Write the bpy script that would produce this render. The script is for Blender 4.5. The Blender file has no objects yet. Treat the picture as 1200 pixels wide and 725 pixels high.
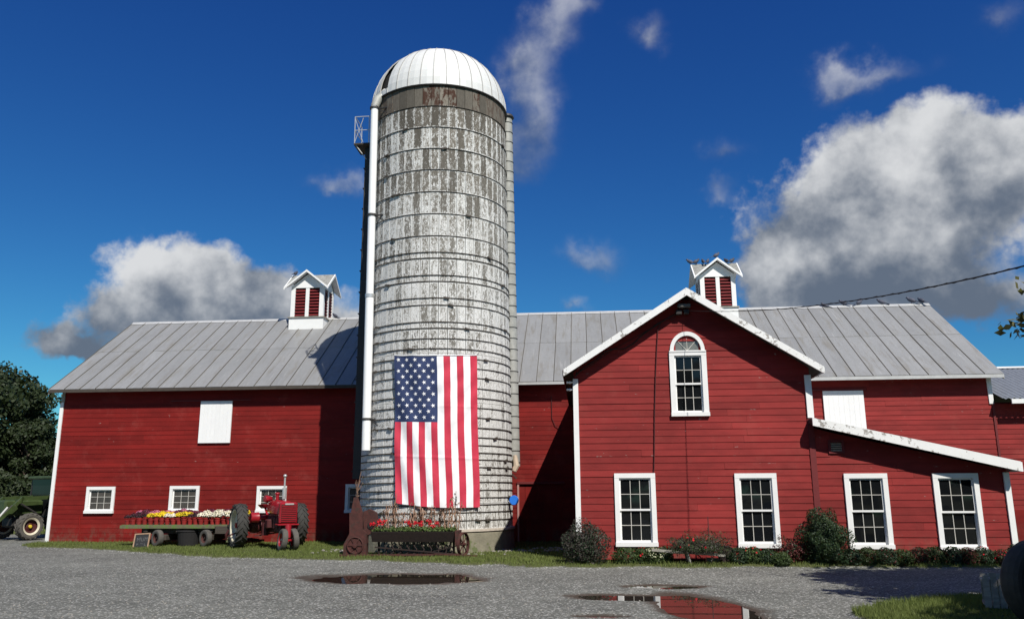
import bpy, math, random
import numpy as np
from mathutils import Vector, Matrix, noise as mnoise
rnd = random.Random(7)
PI = math.pi
scene = bpy.context.scene
C = scene.collection

# ------------------------------------------------------------------ camera
cam_d = bpy.data.cameras.new('camera')
cam = bpy.data.objects.new('camera', cam_d); C.objects.link(cam)
rt = Vector((0.9960468, 0.088674, -0.00526173)); up = Vector((0.02437028, -0.21582218, 0.97612851)); fw = Vector((-0.08542162, 0.97239792, 0.21713))
M = Matrix(((rt.x, up.x, -fw.x, 0), (rt.y, up.y, -fw.y, 0), (rt.z, up.z, -fw.z, 1.6), (0, 0, 0, 1)))
cam.matrix_world = M
cam_d.sensor_width = 36; cam_d.lens = 28.8; cam_d.clip_end = 6000; cam_d.clip_start = 0.1
scene.camera = cam

# ------------------------------------------------------------------ light and sky
scene.view_settings.view_transform = 'Standard'; scene.view_settings.look = 'None'
scene.view_settings.gamma = 1; scene.view_settings.use_curve_mapping = False
scene.view_settings.exposure = 0.12
LIGHT = Vector((-0.472, 0.81, -1.0)).normalized()
sd = bpy.data.lights.new('sun', 'SUN'); sd.energy = 5.0; sd.angle = math.radians(0.5); sd.color = (1.0, 0.955, 0.88)
so = bpy.data.objects.new('sun', sd); C.objects.link(so); so.rotation_euler = LIGHT.to_track_quat('-Z', 'Y').to_euler(); so.location = (20, -30, 40)
SUN_EL = math.asin(-LIGHT.z); SUN_AZ = math.atan2(-LIGHT.x, -LIGHT.y)

world = bpy.data.worlds.new('World'); scene.world = world; world.use_nodes = True
WT = world.node_tree; WT.nodes.clear()
SKY_STRENGTH = 0.055
class G:
    """tiny node-graph helper"""
    def __init__(s, tree): s.t = tree
    def n(s, typ, **kw):
        nd = s.t.nodes.new(typ)
        for k, v in kw.items(): setattr(nd, k, v)
        return nd
    def put(s, sock, v):
        if isinstance(v, bpy.types.NodeSocket): s.t.links.new(v, sock)
        elif v is not None: sock.default_value = v
    def math(s, op, a, b=None, c=None, clamp=False):
        nd = s.n('ShaderNodeMath', operation=op); nd.use_clamp = clamp
        s.put(nd.inputs[0], a)
        if b is not None: s.put(nd.inputs[1], b)
        if c is not None: s.put(nd.inputs[2], c)
        return nd.outputs[0]
    def vmath(s, op, a, b=None, scale=None):
        nd = s.n('ShaderNodeVectorMath', operation=op)
        s.put(nd.inputs[0], a)
        if b is not None: s.put(nd.inputs[1], b)
        if scale is not None: s.put(nd.inputs['Scale'], scale)
        return nd.outputs['Value'] if op in ('LENGTH', 'DOT_PRODUCT', 'DISTANCE') else nd.outputs[0]
    def noise(s, vec, scale, detail=4, rough=0.55, out=0, dist=0.0):
        nd = s.n('ShaderNodeTexNoise'); s.put(nd.inputs['Vector'], vec); nd.inputs['Scale'].default_value = scale
        nd.inputs['Detail'].default_value = detail; nd.inputs['Roughness'].default_value = rough; nd.inputs['Distortion'].default_value = dist
        return nd.outputs[out]
    def vor(s, vec, scale, feature='F1', out='Distance'):
        nd = s.n('ShaderNodeTexVoronoi', feature=feature); s.put(nd.inputs['Vector'], vec); nd.inputs['Scale'].default_value = scale
        return nd.outputs[out]
    def mixc(s, f, a, b, blend='MIX'):
        nd = s.n('ShaderNodeMix', data_type='RGBA', blend_type=blend); nd.clamp_factor = True
        s.put(nd.inputs[0], f); s.put(nd.inputs[6], col4(a)); s.put(nd.inputs[7], col4(b))
        return nd.outputs[2]
    def ss(s, x, lo, hi, a=0.0, b=1.0):
        nd = s.n('ShaderNodeMapRange', interpolation_type='SMOOTHSTEP')
        s.put(nd.inputs[0], x); s.put(nd.inputs[1], lo); s.put(nd.inputs[2], hi); s.put(nd.inputs[3], a); s.put(nd.inputs[4], b)
        return nd.outputs[0]
    def comb(s, x, y, z):
        nd = s.n('ShaderNodeCombineXYZ'); s.put(nd.inputs[0], x); s.put(nd.inputs[1], y); s.put(nd.inputs[2], z); return nd.outputs[0]
    def sep(s, v):
        nd = s.n('ShaderNodeSeparateXYZ'); s.put(nd.inputs[0], v); return nd.outputs
def col4(c):
    if isinstance(c, bpy.types.NodeSocket): return c
    if isinstance(c, (int, float)): return (c, c, c, 1)
    return tuple(c) if len(c) == 4 else (c[0], c[1], c[2], 1)

# clouds: azimuth, elevation, half-width, half-height (radians), thickness; final run, out of view, added to whiten the fill
CLOUDS = [(-0.491,0.243,0.068,0.039,1.00),(-0.536,0.200,0.049,0.031,0.90),(-0.588,0.165,0.046,0.025,0.80),(-0.436,0.225,0.053,0.032,0.90),(-0.374,0.224,0.076,0.033,0.85),(-0.306,0.195,0.062,0.022,0.80),(-0.558,0.151,0.070,0.018,0.70),(-0.454,0.189,0.086,0.027,0.90),(0.343,0.338,0.083,0.065,1.00),(0.421,0.353,0.073,0.053,1.00),(0.492,0.356,0.060,0.047,1.00),(0.282,0.293,0.078,0.072,1.00),(0.457,0.301,0.069,0.044,1.00),(0.368,0.273,0.100,0.060,1.00),(0.429,0.205,0.070,0.033,0.85),(0.249,0.242,0.070,0.049,0.95),(0.327,0.220,0.094,0.038,0.90),(-0.022,0.546,0.044,0.039,0.62),(-0.057,0.495,0.045,0.049,0.62),(-0.062,0.441,0.047,0.051,0.62),(-0.084,0.402,0.038,0.035,0.62),(0.003,0.573,0.030,0.018,0.62),(0.088,0.543,0.027,0.027,0.46),(0.183,0.394,0.035,0.019,0.46),(0.177,0.351,0.029,0.016,0.46),(0.015,0.286,0.045,0.025,0.59),(0.326,0.450,0.036,0.025,0.65),(0.378,0.446,0.062,0.019,0.49),(0.493,0.482,0.032,0.020,0.38),(-0.305,0.371,0.045,0.020,0.59),(-0.011,0.220,0.025,0.012,0.49),(-1.200,0.330,0.160,0.070,0.95),(-1.750,0.250,0.200,0.080,1.00),(-2.600,0.450,0.220,0.090,0.90),(1.100,0.300,0.160,0.070,1.00),(0.660,0.330,0.100,0.060,1.00),(1.700,0.500,0.200,0.080,0.90),(2.500,0.300,0.200,0.070,1.00),(-0.900,0.700,0.150,0.070,0.70),(0.900,0.850,0.160,0.080,0.70),(1.052,0.274,0.193,0.108,0.96),(1.376,0.453,0.181,0.108,0.95),(1.646,0.761,0.225,0.080,0.93),(1.866,0.301,0.152,0.081,0.99),(2.172,1.016,0.353,0.076,0.94),(2.341,0.550,0.224,0.078,0.88),(2.755,0.287,0.157,0.108,0.93),(2.979,0.470,0.220,0.098,0.99),(-2.995,0.780,0.218,0.077,0.87),(-2.857,0.330,0.182,0.070,0.95),(-2.538,1.031,0.364,0.089,0.90),(-2.241,0.620,0.165,0.109,0.85),(-1.923,0.284,0.137,0.102,0.90),(-1.677,0.451,0.148,0.077,0.99),(-1.466,0.826,0.288,0.108,0.90),(-1.166,0.352,0.196,0.074,0.96)]
def build_sky():
    g = G(WT)
    out = g.n('ShaderNodeOutputWorld'); bg = g.n('ShaderNodeBackground'); WT.links.new(bg.outputs[0], out.inputs[0])
    bg.inputs[1].default_value = SKY_STRENGTH
    sky = g.n('ShaderNodeTexSky'); sky.sky_type = 'NISHITA'; sky.sun_disc = False
    sky.sun_elevation = SUN_EL; sky.sun_rotation = SUN_AZ; sky.altitude = 300; sky.air_density = 1.0; sky.dust_density = 0.1; sky.ozone_density = 3.0
    # deep, saturated blue as the camera recorded it (uniform grade of the whole sky)
    sc_ = g.n('ShaderNodeSeparateColor'); WT.links.new(sky.outputs[0], sc_.inputs[0])
    cb_ = g.n('ShaderNodeCombineColor')
    for i_, (gm_, ml_) in enumerate(((1.50, 0.205), (1.42, 0.55), (0.95, 1.57))):
        g.put(cb_.inputs[i_], g.math('MULTIPLY', g.math('POWER', sc_.outputs[i_], gm_), ml_))
    tc = g.n('ShaderNodeTexCoord'); d = g.vmath('NORMALIZE', tc.outputs['Generated'])
    x, y, z = g.sep(d)[:3]
    az = g.math('ARCTAN2', x, y); el = g.math('ARCSINE', z)
    w1 = g.noise(d, 9, 5, 0.6, out=1); w1 = g.vmath('SUBTRACT', w1, (0.5, 0.5, 0.5))
    w2 = g.noise(d, 34, 4, 0.6, out=1); w2 = g.vmath('SUBTRACT', w2, (0.5, 0.5, 0.5))
    warp = g.vmath('ADD', g.vmath('SCALE', w1, scale=0.10), g.vmath('SCALE', w2, scale=0.028))
    p = g.vmath('ADD', g.comb(az, el, 0.0), g.vmath('MULTIPLY', warp, (1, 1, 0)))
    dens = None; caps = None; hs = None
    for ci, (a, e, ra, re, s) in enumerate(CLOUDS):
        cb, ch = (0.215, 0.075) if ci < 8 else ((0.285, 0.11) if ci < 17 else ((0.47, 0.12) if ci < 22 else (e, re)))
        q = g.vmath('MULTIPLY', g.vmath('SUBTRACT', p, (a, e, 0)), (1 / ra, 1 / re, 0))
        f = g.math('MULTIPLY', g.math('SUBTRACT', 1.45, g.vmath('LENGTH', q)), s)
        f = g.math('MAXIMUM', f, 0.0)
        qy = g.math('DIVIDE', g.math('SUBTRACT', g.sep(p)[1], cb), ch)
        f2 = g.math('MULTIPLY', f, f)
        dens = f2 if dens is None else g.math('ADD', dens, f2)
        cp = g.math('MULTIPLY', f2, 0.60 if 17 <= ci < 31 else 1.0); caps = cp if caps is None else g.math('ADD', caps, cp)
        h = g.math('MULTIPLY', f2, qy)
        hs = h if hs is None else g.math('ADD', hs, h)
    hgt = g.math('DIVIDE', hs, g.math('MAXIMUM', dens, 0.001))
    nA = g.noise(d, 17, 8, 0.56)
    nB = g.noise(g.vmath('ADD', d, (0.010, -0.006, 0.024)), 15, 4, 0.5)
    nbig = g.noise(d, 8, 3, 0.5)
    fine = g.noise(d, 90, 5, 0.65)
    dd = g.math('ADD', g.math('POWER', dens, 0.5), g.math('MULTIPLY', g.math('SUBTRACT', nA, 0.5), 1.3))
    dd = g.math('ADD', dd, g.math('MULTIPLY', g.math('SUBTRACT', fine, 0.5), 0.22))
    cover = g.math('MINIMUM', g.ss(dd, 0.22, 0.80), g.ss(dens, 0.0, 0.16))
    capr = g.math('DIVIDE', caps, g.math('MAXIMUM', dens, 0.001))
    soft = g.math('MULTIPLY', g.ss(dens, 0.0, 0.55), g.ss(nA, 0.25, 0.75, 0.35, 1.0))
    cover = g.math('MULTIPLY', g.mixc(g.ss(capr, 0.6, 0.95), soft, cover), g.math('MULTIPLY', capr, 0.97))
    # cumulus shading: sunlit tops, grey bases, billows
    lit = g.math('ADD', g.math('MULTIPLY', hgt, 0.36), 0.46)
    lit = g.math('ADD', lit, g.math('MULTIPLY', g.math('SUBTRACT', nA, nB), 1.5))
    lit = g.math('ADD', lit, g.math('MULTIPLY', g.math('SUBTRACT', nbig, 0.5), 0.7))
    lit = g.math('SUBTRACT', lit, g.ss(dens, 1.6, 5.0, 0.0, 0.22))
    lit = g.ss(lit, 0.0, 1.1)
    k = 1.0 / SKY_STRENGTH
    cc = g.mixc(lit, (0.115 * k, 0.145 * k, 0.195 * k), (0.66 * k, 0.67 * k, 0.68 * k))
    WT.links.new(g.mixc(cover, cb_.outputs[0], cc), bg.inputs[0])
build_sky()

# ------------------------------------------------------------------ object helpers
ORG = {}
def empty(name, loc, rz=0.0, label=None, cat=None, group=None, parent=None):
    o = bpy.data.objects.new(name, None); C.objects.link(o)
    o.empty_display_size = 0.2
    o.location = loc; o.rotation_euler = (0, 0, rz)
    ORG[o.name] = Vector(loc)
    tag(o, label, cat, group)
    return o
def tag(o, label=None, cat=None, group=None, kind=None):
    if label: o['label'] = label
    if cat: o['category'] = cat
    if group: o['group'] = group
    if kind: o['kind'] = kind
    return o
def link(name, me, parent=None, loc=(0, 0, 0), rot=(0, 0, 0), scale=(1, 1, 1), kind=None):
    o = bpy.data.objects.new(name, me); C.objects.link(o); o.location = loc; o.rotation_euler = rot; o.scale = scale
    if parent: o.parent = parent
    if kind: o['kind'] = kind
    ORG[o.name] = ORG.get(parent.name, Vector((0, 0, 0))) if parent else Vector((0, 0, 0))
    return o
def kids(o): return [c for c in C.objects if c.parent == o]
def copy_tree(o, parent=None, _map=None):
    if _map is None:
        _map = {}
        for c in C.objects:
            if c.parent: _map.setdefault(c.parent.name, []).append(c)
    c = o.copy(); C.objects.link(c); c.parent = parent
    for ch in _map.get(o.name, []): copy_tree(ch, c, _map)
    return c

class MB:
    def __init__(s): s.v = []; s.f = []; s.m = []
    def add(s, vs, fs, m=0):
        b = len(s.v); s.v += [tuple(v) for v in vs]; s.f += [tuple(b + i for i in f) for f in fs]; s.m += [m] * len(fs); return s
    def hexa(s, p, m=0):   # p: 8 points, bottom 4 ccw then top 4
        return s.add(p, [(3, 2, 1, 0), (4, 5, 6, 7), (0, 1, 5, 4), (1, 2, 6, 5), (2, 3, 7, 6), (3, 0, 4, 7)], m)
    def box(s, x0, x1, y0, y1, z0, z1, m=0):
        return s.hexa([(x0, y0, z0), (x1, y0, z0), (x1, y1, z0), (x0, y1, z0), (x0, y0, z1), (x1, y0, z1), (x1, y1, z1), (x0, y1, z1)], m)
    def bbox(s, x0, x1, y0, y1, z0, z1, b=0.01, m=0):   # chamfered box (vertical + top edges)
        pts = []
        def ring(z, i): return [(x0 + i + b, y0 + i, z), (x1 - i - b, y0 + i, z), (x1 - i, y0 + i + b, z), (x1 - i, y1 - i - b, z), (x1 - i - b, y1 - i, z), (x0 + i + b, y1 - i, z), (x0 + i, y1 - i - b, z), (x0 + i, y0 + i + b, z)]
        return s.rings([ring(z0, b), ring(z0 + b, 0), ring(z1 - b, 0), ring(z1, b)], m)
    def rings(s, rs, m=0, caps=True, close=True):
        n = len(rs[0]); b = len(s.v); fs = []
        for r in rs: s.v += [tuple(p) for p in r]
        for k in range(len(rs) - 1):
            for i in range(n if close else n - 1):
                j = (i + 1) % n
                fs.append((b + k * n + i, b + k * n + j, b + (k + 1) * n + j, b + (k + 1) * n + i))
        if caps:
            fs.append(tuple(b + i for i in reversed(range(n)))); fs.append(tuple(b + (len(rs) - 1) * n + i for i in range(n)))
        s.f += fs; s.m += [m] * len(fs); return s
    def bar(s, p, q, w, h=None, m=0, upv=(0, 0, 1)):
        p = Vector(p); q = Vector(q); h = h or w; d = (q - p).normalized(); u = Vector(upv)
        if abs(d.dot(u)) > 0.98: u = Vector((0, 1, 0))
        a = d.cross(u).normalized() * w / 2; c = a.cross(d).normalized() * h / 2
        return s.rings([[P - a - c, P + a - c, P + a + c, P - a + c] for P in (p, q)], m)
    def tube(s, pts, r, n=8, m=0, caps=True):
        pts = [Vector(p) for p in pts]; rs = []
        rr = r if isinstance(r, (list, tuple)) else [r] * len(pts)
        pa = None
        for i, p in enumerate(pts):
            d = (pts[min(i + 1, len(pts) - 1)] - pts[max(i - 1, 0)]).normalized()
            u = Vector((0, 0, 1)) if abs(d.z) < 0.9 else Vector((0, 1, 0))
            a = d.cross(u).normalized()
            if pa is not None:
                a = (pa - d * pa.dot(d)).normalized()
            pa = a; c = d.cross(a)
            rs.append([p + (a * math.cos(t) + c * math.sin(t)) * rr[i] for t in [2 * PI * k / n for k in range(n)]])
        return s.rings(rs, m, caps)
    def lathe(s, prof, n=24, mat=None, m=0, caps=True):   # prof [(r,z)] about z, then transform
        mat = mat or Matrix.Identity(4)
        rs = [[mat @ Vector((r * math.cos(2 * PI * k / n), r * math.sin(2 * PI * k / n), z)) for k in range(n)] for r, z in prof]
        return s.rings(rs, m, caps)
    def ellip(s, c, r, n=12, k=8, mat=None, m=0):
        c = Vector(c)
        prof = [(math.sin(PI * (i + .02) / (k + .04)), -math.cos(PI * (i + .02) / (k + .04))) for i in range(k + 1)]
        R_ = mat or Matrix.Identity(4)
        rs = [[c + (R_ @ Vector((a * r[0] * math.cos(2 * PI * j / n), a * r[1] * math.sin(2 * PI * j / n), z * r[2]))) for j in range(n)] for a, z in prof]
        return s.rings(rs, m)
    def prism(s, poly, y0, y1, m=0):   # polygon in x,z extruded along y
        n = len(poly); b = len(s.v)
        s.v += [(x, y0, z) for x, z in poly] + [(x, y1, z) for x, z in poly]
        fs = [tuple(b + i for i in range(n)), tuple(b + n + i for i in reversed(range(n)))]
        for i in range(n):
            j = (i + 1) % n; fs.append((b + i, b + n + i, b + n + j, b + j))
        s.f += fs; s.m += [m] * len(fs); return s
    def mesh(s, name, mats, off=(0, 0, 0), smooth=False):
        me = bpy.data.meshes.new(name)
        ox, oy, oz = off
        me.from_pydata([(x - ox, y - oy, z - oz) for x, y, z in s.v], [], s.f)
        for mt in (mats if isinstance(mats, (list, tuple)) else [mats]): me.materials.append(mt)
        if len(set(s.m)) > 1: me.polygons.foreach_set('material_index', s.m)
        if smooth:
            me.polygons.foreach_set('use_smooth', [True] * len(s.f))
            try: me.set_sharp_from_angle(angle=math.radians(40))
            except Exception: pass
        me.update(); return me
    def build(s, name, mats, parent=None, world=False, smooth=False, kind=None, **kw):
        off = ORG.get(parent.name, Vector((0, 0, 0))) if (world and parent) else (0, 0, 0)
        o = link(name, s.mesh(name, mats, off, smooth), parent, kind=kind, **kw)
        return o
def np_mesh(name, verts, faces_n, mats, mi=None, uv=None):
    """verts (N,k,3): N separate faces of k corners"""
    N, k, _ = verts.shape
    me = bpy.data.meshes.new(name)
    me.vertices.add(N * k); me.vertices.foreach_set('co', verts.reshape(-1).astype(np.float32))
    me.loops.add(N * k); me.loops.foreach_set('vertex_index', np.arange(N * k, dtype=np.int32))
    me.polygons.add(N); me.polygons.foreach_set('loop_start', np.arange(0, N * k, k, dtype=np.int32))
    for mt in mats: me.materials.append(mt)
    if mi is not None: me.polygons.foreach_set('material_index', np.asarray(mi, dtype=np.int32))
    me.update(calc_edges=True); return me

# ------------------------------------------------------------------ materials
def new_mat(name):
    m = bpy.data.materials.new(name); m.use_nodes = True; t = m.node_tree; t.nodes.clear()
    g = G(t); out = g.n('ShaderNodeOutputMaterial'); b = g.n('ShaderNodeBsdfPrincipled'); t.links.new(b.outputs[0], out.inputs[0])
    return m, g, b, out
def coords(g, rand=True):
    tc = g.n('ShaderNodeTexCoord'); oi = g.n('ShaderNodeObjectInfo')
    v = tc.outputs['Object']
    if rand: v = g.vmath('ADD', v, g.vmath('SCALE', (13.1, 7.7, 23.3), scale=oi.outputs['Random']))
    return v, oi.outputs['Random']
def bump(g, b, h, strength=0.3, dist=0.01):
    nd = g.n('ShaderNodeBump'); nd.inputs['Strength'].default_value = strength; nd.inputs['Distance'].default_value = dist
    g.put(nd.inputs['Height'], h); g.put(b.inputs['Normal'], nd.outputs[0])
def scalec(g, c, f): return g.vmath('SCALE', c if isinstance(c, bpy.types.NodeSocket) else c[:3], scale=f)
def pmat(name, col, rough=0.6, var=0.25, scale=5, bmp=0.25, bscale=40, rnd_=0.15, metal=0.0, spec=0.5, coat=0.0, stretch=(1, 1, 1), spots=None, bdist=0.005):
    m, g, b, out = new_mat(name); v, r = coords(g); vs = g.vmath('MULTIPLY', v, stretch)
    n = g.noise(vs, scale, 5, 0.6)
    f = g.math('ADD', 1 - var / 2 * 1.0 - rnd_ / 2, g.math('MULTIPLY', g.math('SUBTRACT', n, 0.25), var * 2))
    f = g.math('ADD', f, g.math('MULTIPLY', r, rnd_))
    c = scalec(g, col, f)
    if spots:   # (colour, threshold, scale)
        sn = g.noise(vs, spots[2], 6, 0.65)
        c = g.mixc(g.ss(sn, spots[1], spots[1] + 0.05), c, spots[0])
    g.put(b.inputs['Base Color'], c); b.inputs['Roughness'].default_value = rough; b.inputs['Metallic'].default_value = metal
    b.inputs['Specular IOR Level'].default_value = spec; b.inputs['Coat Weight'].default_value = coat
    if bmp: bump(g, b, g.noise(vs, bscale, 4, 0.6), bmp, bdist)
    return m

def siding_mat(name, col, wear=0.68):
    m, g, b, out = new_mat(name); v, r = coords(g)
    geo = g.n('ShaderNodeNewGeometry'); P = geo.outputs['Position']
    grain = g.noise(g.vmath('MULTIPLY', v, (1.2, 8, 26)), 3, 5, 0.6)
    big = g.noise(g.vmath('MULTIPLY', P, (1, 1, 1.6)), 0.55, 4, 0.6)
    med = g.noise(g.vmath('MULTIPLY', P, (1, 1, 3)), 2.6, 4, 0.6)
    f = g.math('ADD', 0.62, g.math('MULTIPLY', grain, 0.22))
    f = g.math('ADD', f, g.math('MULTIPLY', g.math('SUBTRACT', big, 0.4), 0.55))
    f = g.math('ADD', f, g.math('MULTIPLY', g.math('SUBTRACT', med, 0.5), 0.35))
    f = g.math('ADD', f, g.math('MULTIPLY', g.math('SUBTRACT', r, 0.3), 0.22))
    c = scalec(g, col, f)
    fade = g.ss(g.noise(P, 1.7, 5, 0.65), 0.52, 0.78, 0.0, 0.40)
    c = g.mixc(fade, c, (0.27, 0.052, 0.042))
    zz = g.sep(P)[2]
    mudn = g.noise(g.vmath('MULTIPLY', P, (1, 1, .6)), 5, 5, .7)
    c = g.mixc(g.math('MULTIPLY', g.ss(zz, 0.75, 0.1), g.ss(mudn, 0.42, 0.66, 0, .7)), c, (0.13, 0.07, 0.05))
    nails = g.n('ShaderNodeTexVoronoi'); g.put(nails.inputs['Vector'], g.vmath('MULTIPLY', P, (2.4, 0, 6.66))); nails.inputs['Scale'].default_value = 1; nails.inputs['Randomness'].default_value = 0.35
    c = g.mixc(g.ss(nails.outputs['Distance'], 0.055, 0.03, 0, .5), c, (0.05, 0.012, 0.010))
    sunf = g.noise(g.vmath('MULTIPLY', P, (.35, 1, 2.2)), 1.3, 5, .65)
    c = scalec(g, c, g.ss(sunf, 0.3, 0.7, 0.86, 1.12))
    chips = g.noise(g.vmath('MULTIPLY', v, (1.0, 6, 4.0)), 4.5, 6, 0.72)
    cm = g.ss(chips, wear, wear + 0.03)
    c = g.mixc(cm, c, (0.36, 0.30, 0.27))
    g.put(b.inputs['Base Color'], c); b.inputs['Roughness'].default_value = 0.7; b.inputs['Specular IOR Level'].default_value = 0.2
    bump(g, b, g.math('ADD', grain, g.math('MULTIPLY', cm, -0.8)), 0.35, 0.004)
    return m
def white_mat(name, wear, col=(0.80, 0.80, 0.78)):
    m, g, b, out = new_mat(name); v, r = coords(g)
    geo = g.n('ShaderNodeNewGeometry'); P = geo.outputs['Position']
    n1 = g.noise(P, 2.2, 5, 0.65); n2 = g.noise(P, 13, 6, 0.7)
    wv = g.math('ADD', g.math('MULTIPLY', n1, 0.55), g.math('MULTIPLY', n2, 0.45))
    cm = g.ss(wv, wear, wear + 0.035)
    dirt = g.noise(P, 5, 4, 0.6)
    c = scalec(g, col, g.math('ADD', 0.90, g.math('MULTIPLY', dirt, 0.16)))
    c = g.mixc(cm, c, g.mixc(g.noise(P, 30, 3), (0.17, 0.15, 0.13), (0.45, 0.43, 0.40)))
    g.put(b.inputs['Base Color'], c); b.inputs['Roughness'].default_value = 0.55
    bump(g, b, g.math('SUBTRACT', g.math('MULTIPLY', n2, 0.3), cm), 0.3, 0.004)
    return m
RED = siding_mat('barn_red_paint', (0.205, 0.0120, 0.0095))
RED2 = siding_mat('barn_red_paint_wing', (0.272, 0.0285, 0.0260), 0.67)
REDDK = pmat('dark_red_boarding', (0.10, 0.008, 0.009), 0.8)
WHITE = white_mat('white_trim_paint', 0.66)
WHITEP = white_mat('peeling_white_paint', 0.53)
WHITEB = pmat('bright_white_paint', (0.82, 0.82, 0.81), 0.5, var=0.06, scale=3, bmp=0.1, rnd_=0.03)

def roof_mat():
    m, g, b, out = new_mat('galvanised_roof_sheet'); v, r = coords(g)
    P = g.n('ShaderNodeNewGeometry').outputs['Position']
    n = g.noise(g.vmath('MULTIPLY', P, (1.5, 0.5, 0.5)), 1.4, 5, 0.6); n2 = g.noise(P, 9, 5, 0.65)
    f = g.math('ADD', 0.72, g.math('ADD', g.math('MULTIPLY', n, 0.38), g.math('MULTIPLY', r, 0.12)))
    f = g.math('ADD', f, g.math('MULTIPLY', g.math('SUBTRACT', n2, 0.5), 0.25))
    c = scalec(g, (0.270, 0.272, 0.270), f)
    tn = g.noise(g.vmath('MULTIPLY', v, (3, 0.5, 0.5)), 1.6, 5, 0.65)
    c = g.mixc(g.ss(tn, 0.50, 0.70, 0.0, 0.6), c, (0.20, 0.185, 0.155))
    runs = g.noise(g.vmath('MULTIPLY', P, (7, .35, .35)), 1.3, 5, .7)
    c = g.mixc(g.ss(runs, 0.56, 0.72, 0.0, 0.55), c, (0.17, 0.155, 0.135))
    c = g.mixc(g.ss(g.noise(g.vmath('MULTIPLY', P, (6, .4, .4)), 2.1, 4, .7), 0.60, 0.72, 0.0, 0.5), c, (0.42, 0.42, 0.41))
    rs = g.noise(P, 3.1, 7, 0.7)
    c = g.mixc(g.ss(rs, 0.70, 0.74, 0, 0.7), c, (0.15, 0.09, 0.06))
    c = g.mixc(g.ss(g.noise(P, 6.1, 6, 0.7), 0.68, 0.71, 0, 0.6), c, (0.5, 0.5, 0.5))
    g.put(b.inputs['Base Color'], c); b.inputs['Roughness'].default_value = 0.55; b.inputs['Metallic'].default_value = 0.15
    bump(g, b, n2, 0.15, 0.01)
    return m
ROOF = roof_mat()
SEAM = pmat('roof_seam_grime', (0.085, 0.075, 0.06), 0.8, rnd_=0.5)
SEAML = pmat('dome_seam_paint', (0.40, 0.39, 0.37), 0.6)
CORR = pmat('corrugated_steel', (0.22, 0.24, 0.27), 0.5, metal=0.2, var=0.3)
SHING = pmat('weathered_shingle', (0.27, 0.27, 0.25), 0.85, var=0.7, scale=9, bmp=0.6, bscale=25, bdist=0.01, spots=((0.16, 0.15, 0.12), 0.56, 14))
RIDGE = pmat('ridge_cap_metal', (0.48, 0.48, 0.47), 0.5, metal=0.2)
GLASS = pmat('window_glass', (0.007, 0.008, 0.009), 0.03, var=0.5, scale=2, bmp=0.03, bscale=4, rnd_=0.4, spec=0.32)
GLASSD = pmat('dusty_window_glass', (0.060, 0.052, 0.045), 0.25, var=0.8, scale=3, bmp=0.0, rnd_=0.6, spec=0.5)
MUNT = pmat('aged_muntin_paint', (0.52, 0.50, 0.45), 0.6)
BLACK = pmat('dark_void', (0.012, 0.011, 0.011), 0.9, bmp=0)
STEELD = pmat('dark_steel', (0.045, 0.042, 0.04), 0.6, metal=0.3)
HOOP = pmat('rusty_hoop', (0.060, 0.048, 0.038), 0.75, var=0.6, scale=10)
DOMEM = pmat('dome_painted_metal', (0.66, 0.66, 0.64), 0.5, var=0.12, scale=2, rnd_=0.05, spots=((0.42, 0.40, 0.36), 0.67, 6), bmp=0.05)
PIPEW = pmat('white_pipe_enamel', (0.86, 0.86, 0.85), 0.35, var=0.05, rnd_=0.02, bmp=0.02)
CHUTE = pmat('chute_sheet_metal', (0.31, 0.31, 0.285), 0.6, var=0.5, scale=6, metal=0.1)
CONC = pmat('mossy_concrete', (0.20, 0.185, 0.135), 0.9, var=0.6, scale=4, bmp=0.7, bscale=25, bdist=0.015, spots=((0.12, 0.14, 0.06), 0.58, 2.2))
CONCL = pmat('pale_concrete_rim', (0.48, 0.42, 0.35), 0.85, var=0.4, scale=10)
RUST = pmat('rusted_iron', (0.062, 0.017, 0.013), 0.85, var=0.9, scale=12, bmp=0.6, bscale=60, spots=((0.045, 0.02, 0.015), 0.54, 9))
RUSTD = pmat('dark_rusted_iron', (0.020, 0.011, 0.009), 0.9, var=0.8, scale=12)
TYRE = pmat('weathered_rubber', (0.035, 0.034, 0.031), 0.85, var=0.6, scale=9, bmp=0.4, bscale=50, rnd_=0.1)
TYRED = pmat('dusty_rubber', (0.085, 0.078, 0.068), 0.9, var=0.6, scale=9, bmp=0.4)
FRED = pmat('tractor_red_enamel', (0.29, 0.010, 0.018), 0.33, var=0.3, scale=7, bmp=0.05, rnd_=0.1, coat=0.25, spots=((0.12, 0.03, 0.025), 0.62, 8))
FREDD = pmat('tractor_red_dark', (0.065, 0.012, 0.012), 0.6, var=0.7, scale=10)  # darker red for inner tractor parts and the loader's wheel discs
GRN = pmat('tractor_green_enamel', (0.045, 0.068, 0.022), 0.4, var=0.6, scale=5, spots=((0.12, 0.12, 0.08), 0.62, 8))
BLUE = pmat('tractor_blue_enamel', (0.02, 0.06, 0.20), 0.4, var=0.5)
SILVER = pmat('silver_paint', (0.62, 0.62, 0.60), 0.3, metal=0.5, var=0.2, bmp=0.05)
CREAM = pmat('cream_rim_enamel', (0.60, 0.55, 0.42), 0.5, var=0.5)
YEL = pmat('yellow_hub_enamel', (0.65, 0.48, 0.04), 0.5)
WOODG = pmat('grey_weathered_wood', (0.30, 0.28, 0.24), 0.85, var=0.7, scale=5, stretch=(1, 6, 6), bmp=0.5, rnd_=0.3)
WOODD = pmat('dark_old_wood', (0.055, 0.045, 0.036), 0.9, var=0.8, scale=5, stretch=(1, 5, 5), bmp=0.5, rnd_=0.3)
WOODM = pmat('mossy_wood', (0.13, 0.13, 0.07), 0.9, var=0.8, scale=7, spots=((0.10, 0.16, 0.04), 0.5, 7), bmp=0.5)
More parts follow.
